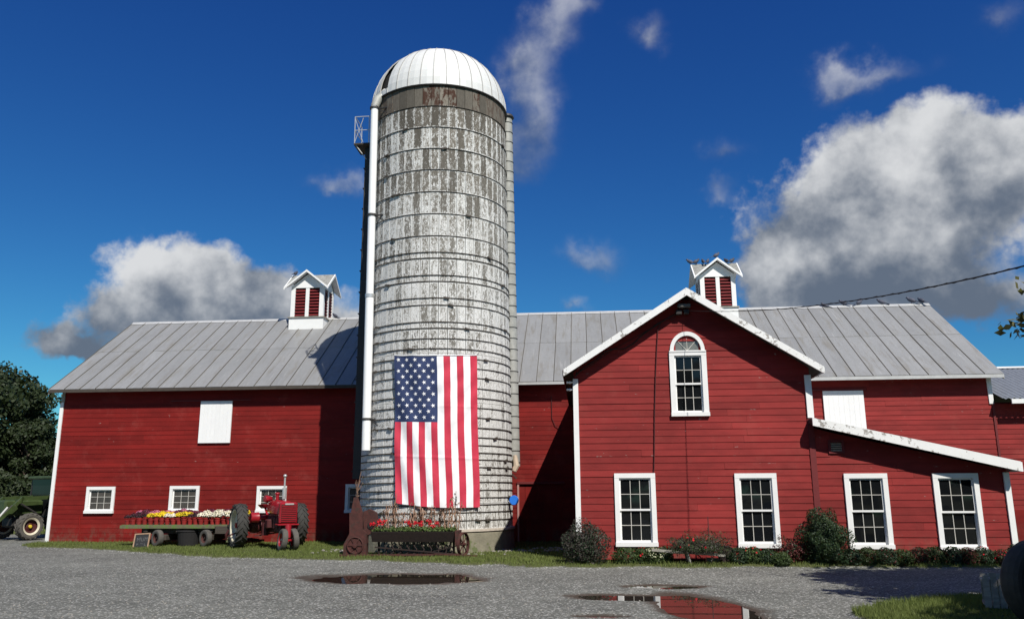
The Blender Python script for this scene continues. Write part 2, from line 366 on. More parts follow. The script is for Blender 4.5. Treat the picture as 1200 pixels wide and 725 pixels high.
WOODT = pmat('tan_frame_wood', (0.34, 0.22, 0.14), 0.75, var=0.5)
SLATE = pmat('chalkboard_black', (0.014, 0.014, 0.015), 0.7, bmp=0.05)
CHALK = pmat('chalk_marks', (0.13, 0.13, 0.13), 0.95)
TERRA = pmat('red_plastic_pot', (0.25, 0.018, 0.017), 0.5, var=0.3, rnd_=0.35, bmp=0.05)
BARK = pmat('tree_bark', (0.13, 0.10, 0.075), 0.95, var=0.7, scale=5, stretch=(1, 1, .3), bmp=0.8, bscale=18, bdist=0.03)
BLUEP = pmat('blue_plastic', (0.02, 0.16, 0.62), 0.4, var=0.15, bmp=0)
TAN = pmat('tan_sacking', (0.45, 0.36, 0.27), 0.8)
PIG = pmat('pigeon_feathers', (0.055, 0.060, 0.085), 0.7, var=0.5, rnd_=0.6)
CABLE = pmat('black_cable', (0.02, 0.018, 0.017), 0.6, bmp=0)
CLR = pmat('red_painted_cable', (0.07, 0.012, 0.012), 0.7, bmp=0)
PORC = pmat('white_porcelain', (0.8, 0.8, 0.78), 0.25, bmp=0, var=0.05)
FIXT = pmat('fixture_bronze', (0.10, 0.095, 0.085), 0.5, bmp=0)
REDTRIM = pmat('dark_red_trim', (0.13, 0.010, 0.011), 0.7, var=0.4)
REDLOUV = pmat('louvre_red', (0.16, 0.012, 0.014), 0.65, var=0.4)

def leaf_mat(name, col, var=0.8, sc=2.5, trans=0.25, rough=0.55):
    m, g, b, out = new_mat(name); v, r = coords(g)
    geo = g.n('ShaderNodeNewGeometry')
    n = g.noise(v, sc, 3, 0.6); n2 = g.noise(v, 40, 2, 0.5)
    f = g.math('ADD', 1 - var * 0.5, g.math('ADD', g.math('MULTIPLY', n, var * 0.7), g.math('MULTIPLY', n2, var * 0.5)))
    f = g.math('ADD', f, g.math('MULTIPLY', g.math('SUBTRACT', r, .5), 0.25))
    c = scalec(g, col, f)
    g.put(b.inputs['Base Color'], c); b.inputs['Roughness'].default_value = rough; b.inputs['Specular IOR Level'].default_value = 0.3
    tr = g.n('ShaderNodeBsdfTranslucent'); g.put(tr.inputs[0], g.vmath('MULTIPLY', c, (1.2, 1.3, 0.6)))
    mx = g.n('ShaderNodeMixShader'); mx.inputs[0].default_value = trans
    g.t.links.new(b.outputs[0], mx.inputs[1]); g.t.links.new(tr.outputs[0], mx.inputs[2]); g.t.links.new(mx.outputs[0], out.inputs[0])
    return m
LEAFT = leaf_mat('maple_foliage', (0.024, 0.036, 0.012), trans=.15)
LEAFL = leaf_mat('pale_oak_foliage', (0.14, 0.135, 0.065), sc=5)
LEAFB = leaf_mat('mum_foliage', (0.040, 0.062, 0.020), sc=6)
LEAFY = leaf_mat('yew_foliage', (0.020, 0.038, 0.016), sc=6, trans=0.1)
LEAFR = leaf_mat('barberry_foliage', (0.095, 0.022, 0.020), sc=6)
LEAFBR = leaf_mat('brown_twig_foliage', (0.048, 0.042, 0.034), sc=6, trans=0.1)
LEAFG = leaf_mat('lettuce_green_foliage', (0.10, 0.15, 0.040), sc=6)
LEAFD = leaf_mat('dark_plum_foliage', (0.035, 0.022, 0.024), sc=6)
HUSK = leaf_mat('dried_corn_husk', (0.36, 0.23, 0.165), sc=6)
GRASS = leaf_mat('lawn_blades', (0.125, 0.155, 0.042), sc=0.9, var=0.9, trans=0.3, rough=0.7)
def petal(name, col): return leaf_mat(name, col, var=0.35, sc=9, trans=0.3)
P_YEL = petal('yellow_petals', (0.80, 0.62, 0.03)); P_WHI = petal('white_petals', (0.82, 0.76, 0.70)); P_PINK = petal('pink_petals', (0.60, 0.20, 0.32))
P_RED = petal('red_petals', (0.62, 0.015, 0.03)); P_PUR = petal('plum_petals', (0.16, 0.03, 0.06)); P_CREAM = petal('cream_petals', (0.6, 0.6, 0.42))

# ------------------------------------------------------------------ ground
EDGE = np.array([(-17.6, 25.0), (-16.6, 24.2), (-14, 23.4), (-11.5, 22.0), (-9.3, 20.7), (-5.85, 19.75), (-2.4, 18.5), (-.5, 18.1), (1.25, 18.05), (5.6, 18.35), (8.75, 18.2), (14, 18), (40, 19)])
FEDGE = np.array([(3.0, 9.5), (3.25, 11.2), (3.6, 12.0), (4.4, 12.75), (5.2, 13.05), (7, 13.9), (12, 15), (40, 16)])
def vnoise(x, y, s, seed=0):
    x = x * s + seed * 17.3; y = y * s - seed * 9.1
    xi = np.floor(x).astype(int); yi = np.floor(y).astype(int); fx = x - xi; fy = y - yi
    fx = fx * fx * (3 - 2 * fx); fy = fy * fy * (3 - 2 * fy)
    def h(a, b): 
        n = (a * 374761393 + b * 668265263 + seed * 1442695) & 0x7fffffff
        n = ((n ^ (n >> 13)) * 1274126177) & 0x7fffffff
        return (n & 0xffff) / 65535.0
    return (h(xi, yi) * (1 - fx) + h(xi + 1, yi) * fx) * (1 - fy) + (h(xi, yi + 1) * (1 - fx) + h(xi + 1, yi + 1) * fx) * fy
def sstep(x, a, b): t = np.clip((x - a) / (b - a), 0, 1); return t * t * (3 - 2 * t)
def grass_mask(x, y):
    j = (vnoise(x, y, 2.1, 1) - .5) * 0.5 + (vnoise(x, y, 7, 2) - .5) * 0.25
    e = np.interp(x, EDGE[:, 0], EDGE[:, 1])
    a = sstep(y + j - e, -0.12, 0.15) * sstep(x + j, -17.9, -17.6)
    far = sstep(y + j, 31.5, 32.5) * (1 - sstep(x, -17.9, -17.6))
    fe = np.interp(x, FEDGE[:, 0], FEDGE[:, 1])
    f = sstep(fe - y + j * 1.3, -0.12, 0.15) * sstep(x + j, 3.0, 3.3)
    far2 = sstep(-y + j, 6, 9)
    return np.clip(a + far + f + far2, 0, 1)
PUD = [(-3.65, 16.05, 1.42, 0.80, 0.0), (1.56, 12.1, 0.55, 1.35, 0.15), (0.70, 13.3, 0.85, 0.32, -0.08), (1.22, 14.85, 0.55, 0.26, 0.0), (0.15, 11.35, 0.30, 0.12, 0.0)]
def pud_d(x, y):
    d = np.full(np.shape(x), 9.0)
    wob = (vnoise(x, y, 1.7, 5) - .5) * 0.75 + (vnoise(x, y, 5, 6) - .5) * 0.35
    for cx, cy, a, b, r in PUD:
        u = (x - cx) * math.cos(r) + (y - cy) * math.sin(r); v = -(x - cx) * math.sin(r) + (y - cy) * math.cos(r)
        d = np.minimum(d, np.sqrt((u / a) ** 2 + (v / b) ** 2) + wob * (0.6 if a > .5 else .4))
    return d
def ground_h(x, y):
    x = np.asarray(x, float); y = np.asarray(y, float)
    g = grass_mask(x, y)
    z = 0.024 + 0.012 * (vnoise(x, y, .5, 3) - .5) + 0.006 * (vnoise(x, y, 3, 4) - .5) + 0.003 * (vnoise(x, y, 14, 8) - .5)
    z = z - 0.050 * (1 - sstep(pud_d(x, y), 0.45, 1.75))
    return z + g * (0.05 + 0.02 * vnoise(x, y, 1.5, 7))
def ground_mat():
    m, g, b, out = new_mat('gravelly_asphalt_and_turf')
    P = g.n('ShaderNodeNewGeometry').outputs['Position']
    at = g.n('ShaderNodeAttribute'); at.attribute_name = 'turf'; wt = g.n('ShaderNodeAttribute'); wt.attribute_name = 'wet'
    n1 = g.noise(P, 0.35, 5, 0.6); n2 = g.noise(P, 3, 5, 0.65); n3 = g.noise(P, 22, 5, 0.7); n4 = g.noise(P, 75, 3, 0.6)
    cell = g.n('ShaderNodeTexVoronoi'); g.put(cell.inputs['Vector'], P); cell.inputs['Scale'].default_value = 42
    cellv = g.sep(cell.outputs['Color'])[0]
    f = g.math('ADD', 0.30, g.math('MULTIPLY', n1, 0.95))
    f = g.math('ADD', f, g.math('MULTIPLY', g.math('SUBTRACT', g.noise(g.vmath('MULTIPLY', P, (.5, 1.6, 1)), 1.1, 4, .6), 0.5), 0.6))
    f = g.math('ADD', f, g.math('MULTIPLY', g.math('SUBTRACT', n2, 0.5), 0.5))
    f = g.math('ADD', f, g.math('MULTIPLY', g.math('SUBTRACT', n3, 0.5), 0.9))
    f = g.math('ADD', f, g.math('MULTIPLY', g.math('SUBTRACT', n4, 0.5), 0.9))
    c = scalec(g, (0.168, 0.170, 0.150), f)
    c = g.mixc(g.ss(cellv, 0.80, 0.97, 0, 0.8), c, (0.50, 0.49, 0.46))
    c = g.mixc(g.ss(cellv, 0.14, 0.03, 0, 0.5), c, (0.05, 0.05, 0.05))
    mud = g.mixc(n3, (0.040, 0.030, 0.022), (0.085, 0.068, 0.050))
    wetf = g.math('ADD', wt.outputs['Fac'], g.math('MULTIPLY', g.math('SUBTRACT', n2, 0.5), 0.5))
    wf = g.ss(wetf, 0.25, 0.85)
    c = g.mixc(wf, c, mud)
    soil = g.mixc(n3, (0.045, 0.050, 0.018), (0.11, 0.12, 0.04))
    tf = g.ss(g.math('ADD', at.outputs['Fac'], g.math('MULTIPLY', g.math('SUBTRACT', n3, 0.5), 0.7)), 0.3, 0.7)
    c = g.mixc(tf, c, soil)
    g.put(b.inputs['Base Color'], c); g.put(b.inputs['Roughness'], g.math('SUBTRACT', 0.93, g.math('MULTIPLY', wf, 0.35)))
    b.inputs['Specular IOR Level'].default_value = 0.3
    bump(g, b, g.math('ADD', g.math('MULTIPLY', n3, 0.6), g.math('ADD', n4, g.math('MULTIPLY', cell.outputs['Distance'], -1.0))), 0.55, 0.012)
    return m
def geo_axis(a, b, st, far):
    core = list(np.arange(a, b + st / 2, st)); lo = []; hi = []
    s = st
    x = a
    while x > -far: s *= 1.35; x -= s; lo.append(x)
    s = st; x = core[-1]
    while x < far: s *= 1.35; x += s; hi.append(x)
    return np.array(lo[::-1] + core + hi)
def build_ground():
    xs = geo_axis(-21, 11, 0.10, 2500); ys = geo_axis(8, 31, 0.09, 2500)
    X, Y = np.meshgrid(xs, ys); Z = ground_h(X, Y)
    R_ = np.sqrt(X ** 2 + Y ** 2); Z = np.where(R_ > 60, 0.08, Z)
    ny, nx = X.shape
    me = bpy.data.meshes.new('ground'); me.vertices.add(nx * ny)
    me.vertices.foreach_set('co', np.stack([X, Y, Z], -1).reshape(-1).astype(np.float32))
    i = np.arange(nx * ny).reshape(ny, nx)
    q = np.stack([i[:-1, :-1], i[:-1, 1:], i[1:, 1:], i[1:, :-1]], -1).reshape(-1, 4); N = len(q)
    me.loops.add(N * 4); me.loops.foreach_set('vertex_index', q.reshape(-1).astype(np.int32))
    me.polygons.add(N); me.polygons.foreach_set('loop_start', np.arange(0, N * 4, 4, dtype=np.int32)); me.polygons.foreach_set('use_smooth', np.ones(N, bool))
    me.update(calc_edges=True)
    T = np.maximum(grass_mask(X, Y), (R_ > 45) * 1.0)
    a = me.attributes.new('turf', 'FLOAT', 'POINT'); a.data.foreach_set('value', T.reshape(-1).astype(np.float32))
    W = 1 - sstep(pud_d(X, Y), 0.9, 1.95)
    a = me.attributes.new('wet', 'FLOAT', 'POINT'); a.data.foreach_set('value', W.reshape(-1).astype(np.float32))
    me.materials.append(ground_mat())
    o = link('ground', me, kind='structure')
build_ground()
def water_mat():
    m, g, b, out = new_mat('muddy_puddle_water')
    P = g.n('ShaderNodeNewGeometry').outputs['Position']
    c = g.mixc(g.noise(P, 3, 3), (0.022, 0.016, 0.012), (0.040, 0.030, 0.022))
    g.put(b.inputs['Base Color'], c); b.inputs['Roughness'].default_value = 0.015; b.inputs['IOR'].default_value = 1.5
    b.inputs['Specular IOR Level'].default_value = 0.5
    bump(g, b, g.noise(P, 14, 2), 0.02, 0.002)
    return m
WATER = water_mat()
for x0, x1, y0, y1 in ((-5.8, -1.4, 14.5, 17.7), (-0.6, 2.9, 9.5, 15.6)):
    m = MB(); m.add([(x0, y0, 0), (x1, y0, 0), (x1, y1, 0), (x0, y1, 0)], [(0, 1, 2, 3)])
    m.build('puddle', WATER, kind='structure')

nr = np.random.default_rng(3)
def blades(n, xr, yr, test, h, w):
    x = nr.uniform(*xr, n); y = nr.uniform(*yr, n)
    k = test(x, y) > nr.uniform(0.25, 0.9, n); x = x[k]; y = y[k]; n = len(x)
    z = ground_h(x, y) - 0.01
    hh = h * nr.uniform(0.45, 1.25, n) * (0.6 + 0.8 * vnoise(x, y, 1.3, 9)); a = nr.uniform(0, PI, n); ln = nr.uniform(0, .7, n) * hh; la = nr.uniform(0, 2 * PI, n)
    ww = w * nr.uniform(.6, 1.3, n)
    p0 = np.stack([x - np.cos(a) * ww, y - np.sin(a) * ww, z], -1); p1 = np.stack([x + np.cos(a) * ww, y + np.sin(a) * ww, z], -1)
    p2 = np.stack([x + np.cos(la) * ln, y + np.sin(la) * ln, z + hh], -1)
    return np.stack([p0, p1, p2], 1)
def inb(x, y):   # outside all buildings
    b = (x > -17.7) & (y > 26.2); b |= (x > -.3) & (x < 9.2) & (y > 19.1); b |= (np.hypot(x + 4.2, y - 23.4) < 2.25)
    return ~b
gb = [blades(170000, (-18, 12), (17.8, 26.4), lambda x, y: grass_mask(x, y) * inb(x, y), 0.062, 0.012),
      blades(75000, (2.9, 8.5), (9.8, 14.8), lambda x, y: grass_mask(x, y), 0.075, 0.006),
      blades(9000, (-30, -17.8), (31, 40), lambda x, y: grass_mask(x, y), 0.14, 0.03)]
me = np_mesh('grass', np.concatenate(gb), 3, [GRASS])
tag(link('grass', me), 'short green lawn grass along the barn foot and in the near right corner', 'grass', kind='stuff')
# loose pale stones at the silo foot
m = MB()
for (cx, cy, sx, sy, n) in ((-6.4, 22.0, .7, .5, 60), (-2.0, 22.2, 1.3, .45, 120), (-0.9, 22.9, .6, .4, 50), (-3.2, 21.0, .9, .12, 30)):
    for i in range(n):
        x = cx + rnd.gauss(0, sx * .5); y = cy + rnd.gauss(0, sy * .5); r = rnd.uniform(.02, .06)
        m.ellip((x, y, float(ground_h(x, y)) + r * .3), (r, r * rnd.uniform(.6, 1), r * .6), 6, 4)
STONE = pmat('pale_fieldstone', (0.27, 0.25, 0.225), 0.85, var=0.5, scale=12)
tag(m.build('gravel', STONE), 'loose pale stones scattered at the foot of the silo', 'gravel', kind='stuff')

m = MB()
for i in range(1100):
    y = 10.6 + 8.5 * rnd.random() ** 1.5; x = rnd.uniform(-.75 * y, .52 * y)
    if float(grass_mask(x, y)) > .3 or float(pud_d(x, y)) < 1.3: continue
    r = rnd.uniform(.006, .017); m.ellip((x, y, float(ground_h(x, y)) + r * .3), (r, r * rnd.uniform(.6, 1), r * .6), 5, 3)
tag(m.build('loose_pebbles', STONE), 'loose pale pebbles strewn over the gravel yard', 'pebbles', kind='stuff')

# ------------------------------------------------------------------ building kit
YM = 26.28; YW = 19.18
def clap(parent, Y, z0, z1, xr, holes=(), step=0.15, seglen=(3.4, 5.2), joints=True, mat=RED, seed=1, zoff=0.0):
    """lapped clapboards as single boards; xr(z)->(xa,xb); holes (x0,x1,z0,z1)"""
    rg = random.Random(seed); z = z0; org = ORG[parent.name]
    while z < z1 - 0.01:
        zt = min(z + step, z1); a0, b0 = xr(z); a1, b1 = xr(zt)
        if b0 - a0 > 0.12:
            cuts = [a0]
            if joints:
                x = a0 + rg.uniform(1.2, seglen[1])
                while x < b0 - 0.8: cuts.append(x); x += rg.uniform(*seglen)
            cuts.append(b0)
            for i in range(len(cuts) - 1):
                spans = [(cuts[i], cuts[i + 1], z, zt)]
                for hx0, hx1, hz0, hz1 in holes:
                    if hz1 <= z or hz0 >= zt: continue
                    nsp = []
                    for sa, sb, za, zb in spans:
                        if hx1 <= sa or hx0 >= sb: nsp.append((sa, sb, za, zb)); continue
                        if hx0 - sa > .03: nsp.append((sa, hx0, za, zb))
                        if sb - hx1 > .03: nsp.append((hx1, sb, za, zb))
                        m0, m1 = max(sa, hx0), min(sb, hx1)
                        if hz0 - za > .03: nsp.append((m0, m1, za, hz0))
                        if zb - hz1 > .03: nsp.append((m0, m1, hz1, zb))
                    spans = nsp
                for sa, sb, za, zb in spans:
                    if sb - sa < .03: continue
                    # slanted ends only on true ends of the row
                    ta = a1 + (0) if abs(sa - a0) < 1e-6 else sa
                    tb = b1 if abs(sb - b0) < 1e-6 else sb
                    if tb - ta < .02: tb = ta + .02
                    j = rg.uniform(-.0035, .0035); j2 = rg.uniform(-.003, .003); o = rg.choice((0, .001, .001, .002, .006))
                    g_ = 0.0015
                    m = MB()
                    yb, yt, yk = Y - (0.010 if mat is RED else 0.013) - o, Y - 0.003 - o * .5, Y + 0.012
                    m.hexa([(sa + g_, yb, za + j), (sb - g_, yb, za + j2), (sb - g_, yk, za + j2), (sa + g_, yk, za + j), (ta + g_, yt, zb + j + .001), (tb - g_, yt, zb + j2 + .001), (tb - g_, yk, zb + j2 + .001), (ta + g_, yk, zb + j + .001)])
                    m.build('clapboard', mat, parent, world=True)
        z = zt
def window(parent, x0, x1, z0, z1, Y, cols, rows, double=True, pane=GLASS, cas=0.105, wm=WHITE, arch=False):
    """casing is the part; sill, sashes and panes are its sub-parts"""
    m = MB(); yf = Y - 0.058; yb = Y + 0.06
    m.box(x0, x0 + cas, yf, yb, z0 + .09, z1 - cas); m.box(x1 - cas, x1, yf, yb, z0 + .09, z1 - cas); m.box(x0, x1, yf - .003, yb, z1 - cas, z1)
    w = m.build('window', wm, parent, world=True)
    m = MB(); m.box(x0 - .01, x1 + .01, yf - .03, yb, z0, z0 + .09); m.build('sill', wm, w, world=True)
    ix0, ix1, iz0, iz1 = x0 + cas, x1 - cas, z0 + .09, z1 - cas
    def sash(a, b, c, d, yo, rr, name):
        s = MB(); t = .035 if cas > .09 else .028
        s.box(a, a + t, yo, yo + .03, c, d); s.box(b - t, b, yo, yo + .03, c, d); s.box(a + t, b - t, yo, yo + .03, c, c + t * 1.2); s.box(a + t, b - t, yo, yo + .03, d - t, d)
        A, B, Cc, D = a + t, b - t, c + t * 1.2, d - t; mt = .014
        for i in range(1, cols):
            xx = A + (B - A) * i / cols; s.box(xx - mt / 2, xx + mt / 2, yo + .004, yo + .026, Cc, D, 1)
        for i in range(1, rr):
            zz = Cc + (D - Cc) * i / rr; s.box(A, B, yo + .006, yo + .024, zz - mt / 2, zz + mt / 2, 1)
        s.build(name, [wm, MUNT], w, world=True)
        pw = (B - A) / cols - mt; ph = (D - Cc) / rr - mt
        pm = MB(); pm.box(-pw / 2, pw / 2, 0, .006, -ph / 2, ph / 2); pme = pm.mesh('pane', pane)
        o = ORG[w.name]
        for i in range(cols):
            for j in range(rr):
                p = link('pane', pme, w, loc=(A + (B - A) * (i + .5) / cols - o.x, yo + .016 - o.y, Cc + (D - Cc) * (j + .5) / rr - o.z), rot=(rnd.uniform(-.014, .014), 0, rnd.uniform(-.02, .02)))
    if double:
        mid = (iz0 + iz1) / 2
        sash(ix0, ix1, mid - .02, iz1, Y - .012, rows, 'upper_sash'); sash(ix0, ix1, iz0, mid + .02, Y + .022, rows, 'lower_sash')
    else: sash(ix0, ix1, iz0, iz1, Y + .0, rows, 'sash')
    return w

# ------------------------------------------------------------------ main barn
barn = empty('barn', (-2.6, YM, 0.0), 0, 'long red clapboard barn with grey sheet metal roof running behind the silo', 'barn')
EZ = 5.02; EY = 25.88; RY = 30.6; RZ = 8.25; SL = (RZ - EZ) / (RY - EY)
BX0, BX1 = -17.60, 12.42; RX0, RX1 = -17.86, 12.67
m = MB(); m.box(BX0 + .02, BX1 - .02, YM + .085, YM + .13, 0.0, 5.0)
wall = m.build('front_wall', REDDK, barn, world=True)
SW = [(-16.38, -15.40, .99, 1.84), (-13.53, -12.53, 1.0, 1.85), (-10.60, -9.62, .99, 1.83), (-7.68, -6.80, .98, 1.87)]
SHL = (-12.69, -11.61, 3.22, 4.59)
DOOR = (-2.12, -0.75, 0.0, 1.82)
holes = [(a + .05, b - .05, c + .04, d - .05) for a, b, c, d in SW] + [DOOR]
clap(wall, YM, 0.07, 4.99, lambda z: (BX0, -0.32), holes, step=.1492, mat=RED, seed=3)
clap(wall, YM, 1.9, 4.99, lambda z: (5.3, BX1), [], step=.1492, mat=RED2, seed=5)
for i, (a, b, c, d) in enumerate(SW):
    window(barn, a, b, c, d, YM, 3, 3, False, GLASSD, cas=.10)
# painted-over boards above the shutter
for (x0, x1, z, t, mm) in ((-13.75, -11.0, 4.60, .035, REDTRIM),):
    MB().box(x0, x1, YM - .05, YM - .02, z, z + t).build('shutter_track', mm, barn, world=True)
def shutter(name, a, b, c, d, lab=None):
    m = MB(); m.box(a, b, YM - .06, YM - .028, c, d)
    s = m.build(name, WHITEB, barn, world=True)
    n = 8; w = (b - a) / n
    pm = MB(); pm.box(-w / 2 + .0012, w / 2 - .0012, -.014, 0, c, d)
    pme = pm.mesh('plank', WHITEB); o = ORG[s.name]
    for i in range(n): link('plank', pme, s, loc=(a + w * (i + .5) - o.x, YM - .060 - rnd.uniform(0, .003) - o.y, -o.z))
    return s
shutter('loft_hatch', *SHL)
shutter('loft_hatch', 7.39, 8.61, 2.6, 4.61)
MB().box(7.0, 8.7, YM - .07, YM - .02, 4.63, 4.67).build('shutter_track', REDTRIM, barn, world=True)
# door half hidden in the shade of the wing
m = MB(); a, b, c, d = DOOR
m.box(a, b, YM + .03, YM + .07, 0.05, d); dr = m.build('door', REDTRIM, barn, world=True)
for i in range(7):
    w = (b - a) / 7
    MB().box(a + w * i + .004, a + w * (i + 1) - .004, YM + .016, YM + .031, .06, d).build('plank', RED, dr, world=True)
MB().box(a - .05, a + .005, YM - .04, YM + .04, .1, d + .02).build('jamb', pmat('faded_pink_trim', (.42, .22, .2), .7), dr, world=True)
MB().box(a - .06, b + .06, YM - .055, YM + .04, d + .02, d + .09).build('lintel', REDTRIM, dr, world=True)
# corner boards
m = MB(); m.box(BX0 - .03, BX0 + .085, YM - .045, YM + .06, 0.05, 4.62); m.build('corner_board', WHITE, barn, world=True)
m = MB(); m.box(BX0 - .0, BX0 + .10, YM - .043, YM + .06, 4.62, 4.98); m.build('corner_board', WOODG, barn, world=True)
m = MB(); m.box(BX1 - .10, BX1 + .03, YM - .045, YM + .06, 4.15, 4.97); m.build('corner_board', WHITE, barn, world=True)
m = MB(); m.box(BX1 - .03, BX1 + .03, YM - .04, YM + .06, 1.0, 4.15); m.build('corner_board', REDTRIM, barn, world=True)
# wall base seams and a leaning strip as in the photo
m = MB(); m.bar((-16.55, YM - .035, .95), (-16.42, YM - .035, .12), .03, .02); m.build('wall_strip', RED, barn, world=True)
# gable ends and back wall (boards joined: not seen from the yard)
def gable_x(X, mat):
    m = MB(); th = .12
    prof = [(YM + .14, 0), (YM + .14, EZ + (YM - EY) * SL - .1), (RY, RZ - .12), (2 * RY - YM - .02, EZ + (YM - EY) * SL - .1), (2 * RY - YM - .02, 0)]
    b = len(m.v); n = len(prof)
    m.v += [(X, y, z) for y, z in prof] + [(X + th, y, z) for y, z in prof]
    m.f += [tuple(range(n)), tuple(reversed(range(n, 2 * n)))] + [(i, (i + 1) % n, n + (i + 1) % n, n + i) for i in range(n)]; m.m += [0] * (n + 2)
    # lap lines
    z = .1
    while z < 7.9:
        yl = YM + .05 if z < 4.9 else RY - (RZ - .15 - z) / SL
        yr = 2 * RY - yl
        s = -1 if th > 0 and X < 0 else 1; xx = X if X < 0 else X + th
        m.add([(xx + s * .022, yl, z), (xx + s * .022, yr, z), (xx + s * .002, yr, z + .148), (xx + s * .002, yl, z + .148)], [(0, 1, 2, 3)])
        z += .149
    return m
gable_x(BX0, 0).build('gable_wall', RED, barn, world=True); gable_x(BX1 - .12, 0).build('gable_wall', RED, barn, world=True)
MB().box(BX0, BX1, 2 * RY - YM - .02, 2 * RY - YM + .1, 0, 5.0).build('back_wall', RED, barn, world=True)
# roof
def slab(m, X0, X1, ya, za, yb, zb, th, mi=0):
    m.hexa([(X0, ya, za - th), (X1, ya, za - th), (X1, yb, zb - th), (X0, yb, zb - th), (X0, ya, za), (X1, ya, za), (X1, yb, zb), (X0, yb, zb)], mi)
m = MB(); slab(m, RX0, RX1, EY + .005, EZ - .012, RY, RZ - .012, .07)
slab(m, RX0, RX1, 2 * RY - EY, EZ - .012, RY + .0, RZ - .012, .07)
roof = m.build('roof', WOODD, barn, world=True)
SLL = math.hypot(RZ - EZ, RY - EY); ANG = math.atan(SL)
PW = (RX1 - RX0) / 56
def panel_mesh(l, i):
    m = MB(); w = PW; r_ = random.Random(i)
    bw = r_.uniform(-.004, .004)
    m.rings([[(0, 0, 0), (w / 2, 0, bw), (w, 0, 0), (w, 0, -.008), (0, 0, -.008)], [(0, l, 0), (w / 2, l, -bw), (w, l, 0), (w, l, -.008), (0, l, -.008)]])
    m.box(-.008, .008, -.001, l, -.008, .020, 1)
    if i in (0, 2, 5): m.box(.01, w - .01, l - .012, l - .002, 0, .0045, 1)
    return m.mesh('roof_panel', [ROOF, SEAM])
split = 0.52
pl = [panel_mesh(SLL * split, i) for i in range(3)]; pu = [panel_mesh(SLL * (1 - split) - .02, i + 5) for i in range(3)]
ro = ORG[roof.name]
rg = random.Random(4)
for i in range(56):
    x = RX0 + PW * i + .0
    for k in (0, 1):
        s0 = 0 if k == 0 else SLL * split - rg.choice((0.02, 0.02, .05)) 
        y = EY + s0 * math.cos(ANG); z = EZ + s0 * math.sin(ANG) + (.006 if k else 0) + rg.uniform(0, .004)
        link('roof_panel', (pl if k == 0 else pu)[rg.randrange(3)], roof, loc=(x - ro.x, y - ro.y, z - ro.z), rot=(ANG, rg.uniform(-.006, .006), rg.uniform(-.0015, .0015)))
m = MB()
for i in range(56):
    x = RX0 + PW * i; slab(m, x + .005, x + PW - .005, 2 * RY - EY, EZ, RY + .02, RZ, .01)
m.build('rear_roof_sheets', ROOF, roof, world=True, kind='stuff')
m = MB(); m.rings([[(x, RY - .16, RZ - .085), (x, RY, RZ + .035), (x, RY + .16, RZ - .085), (x, RY, RZ - .02)] for x in (RX0 - .02, -2.0, RX1 + .02)]); m.build('ridge_cap', RIDGE, roof, world=True)
m = MB(); m.box(RX0, -2.4, EY - .02, EY + .015, EZ - .11, EZ - .03); m.build('fascia', WOODD, roof, world=True)
m = MB(); m.box(-2.4, -.5, EY - .02, EY + .015, EZ - .10, EZ - .02); m.build('fascia', RIDGE, roof, world=True)
m = MB(); m.box(5.3, RX1, EY - .022, EY + .015, EZ - .12, EZ - .015); m.build('fascia', RIDGE, roof, world=True)
m = MB()
for sx in (RX0 + .0, RX1 - .03):
    for sgn in (0, 1):
        ya, yb = (EY, RY) if sgn == 0 else (2 * RY - EY, RY)
        slab(m, sx - .01, sx + .04, ya, EZ - .02, yb, RZ - .02, .13)
m.build('verge_board', WOODG, roof, world=True)

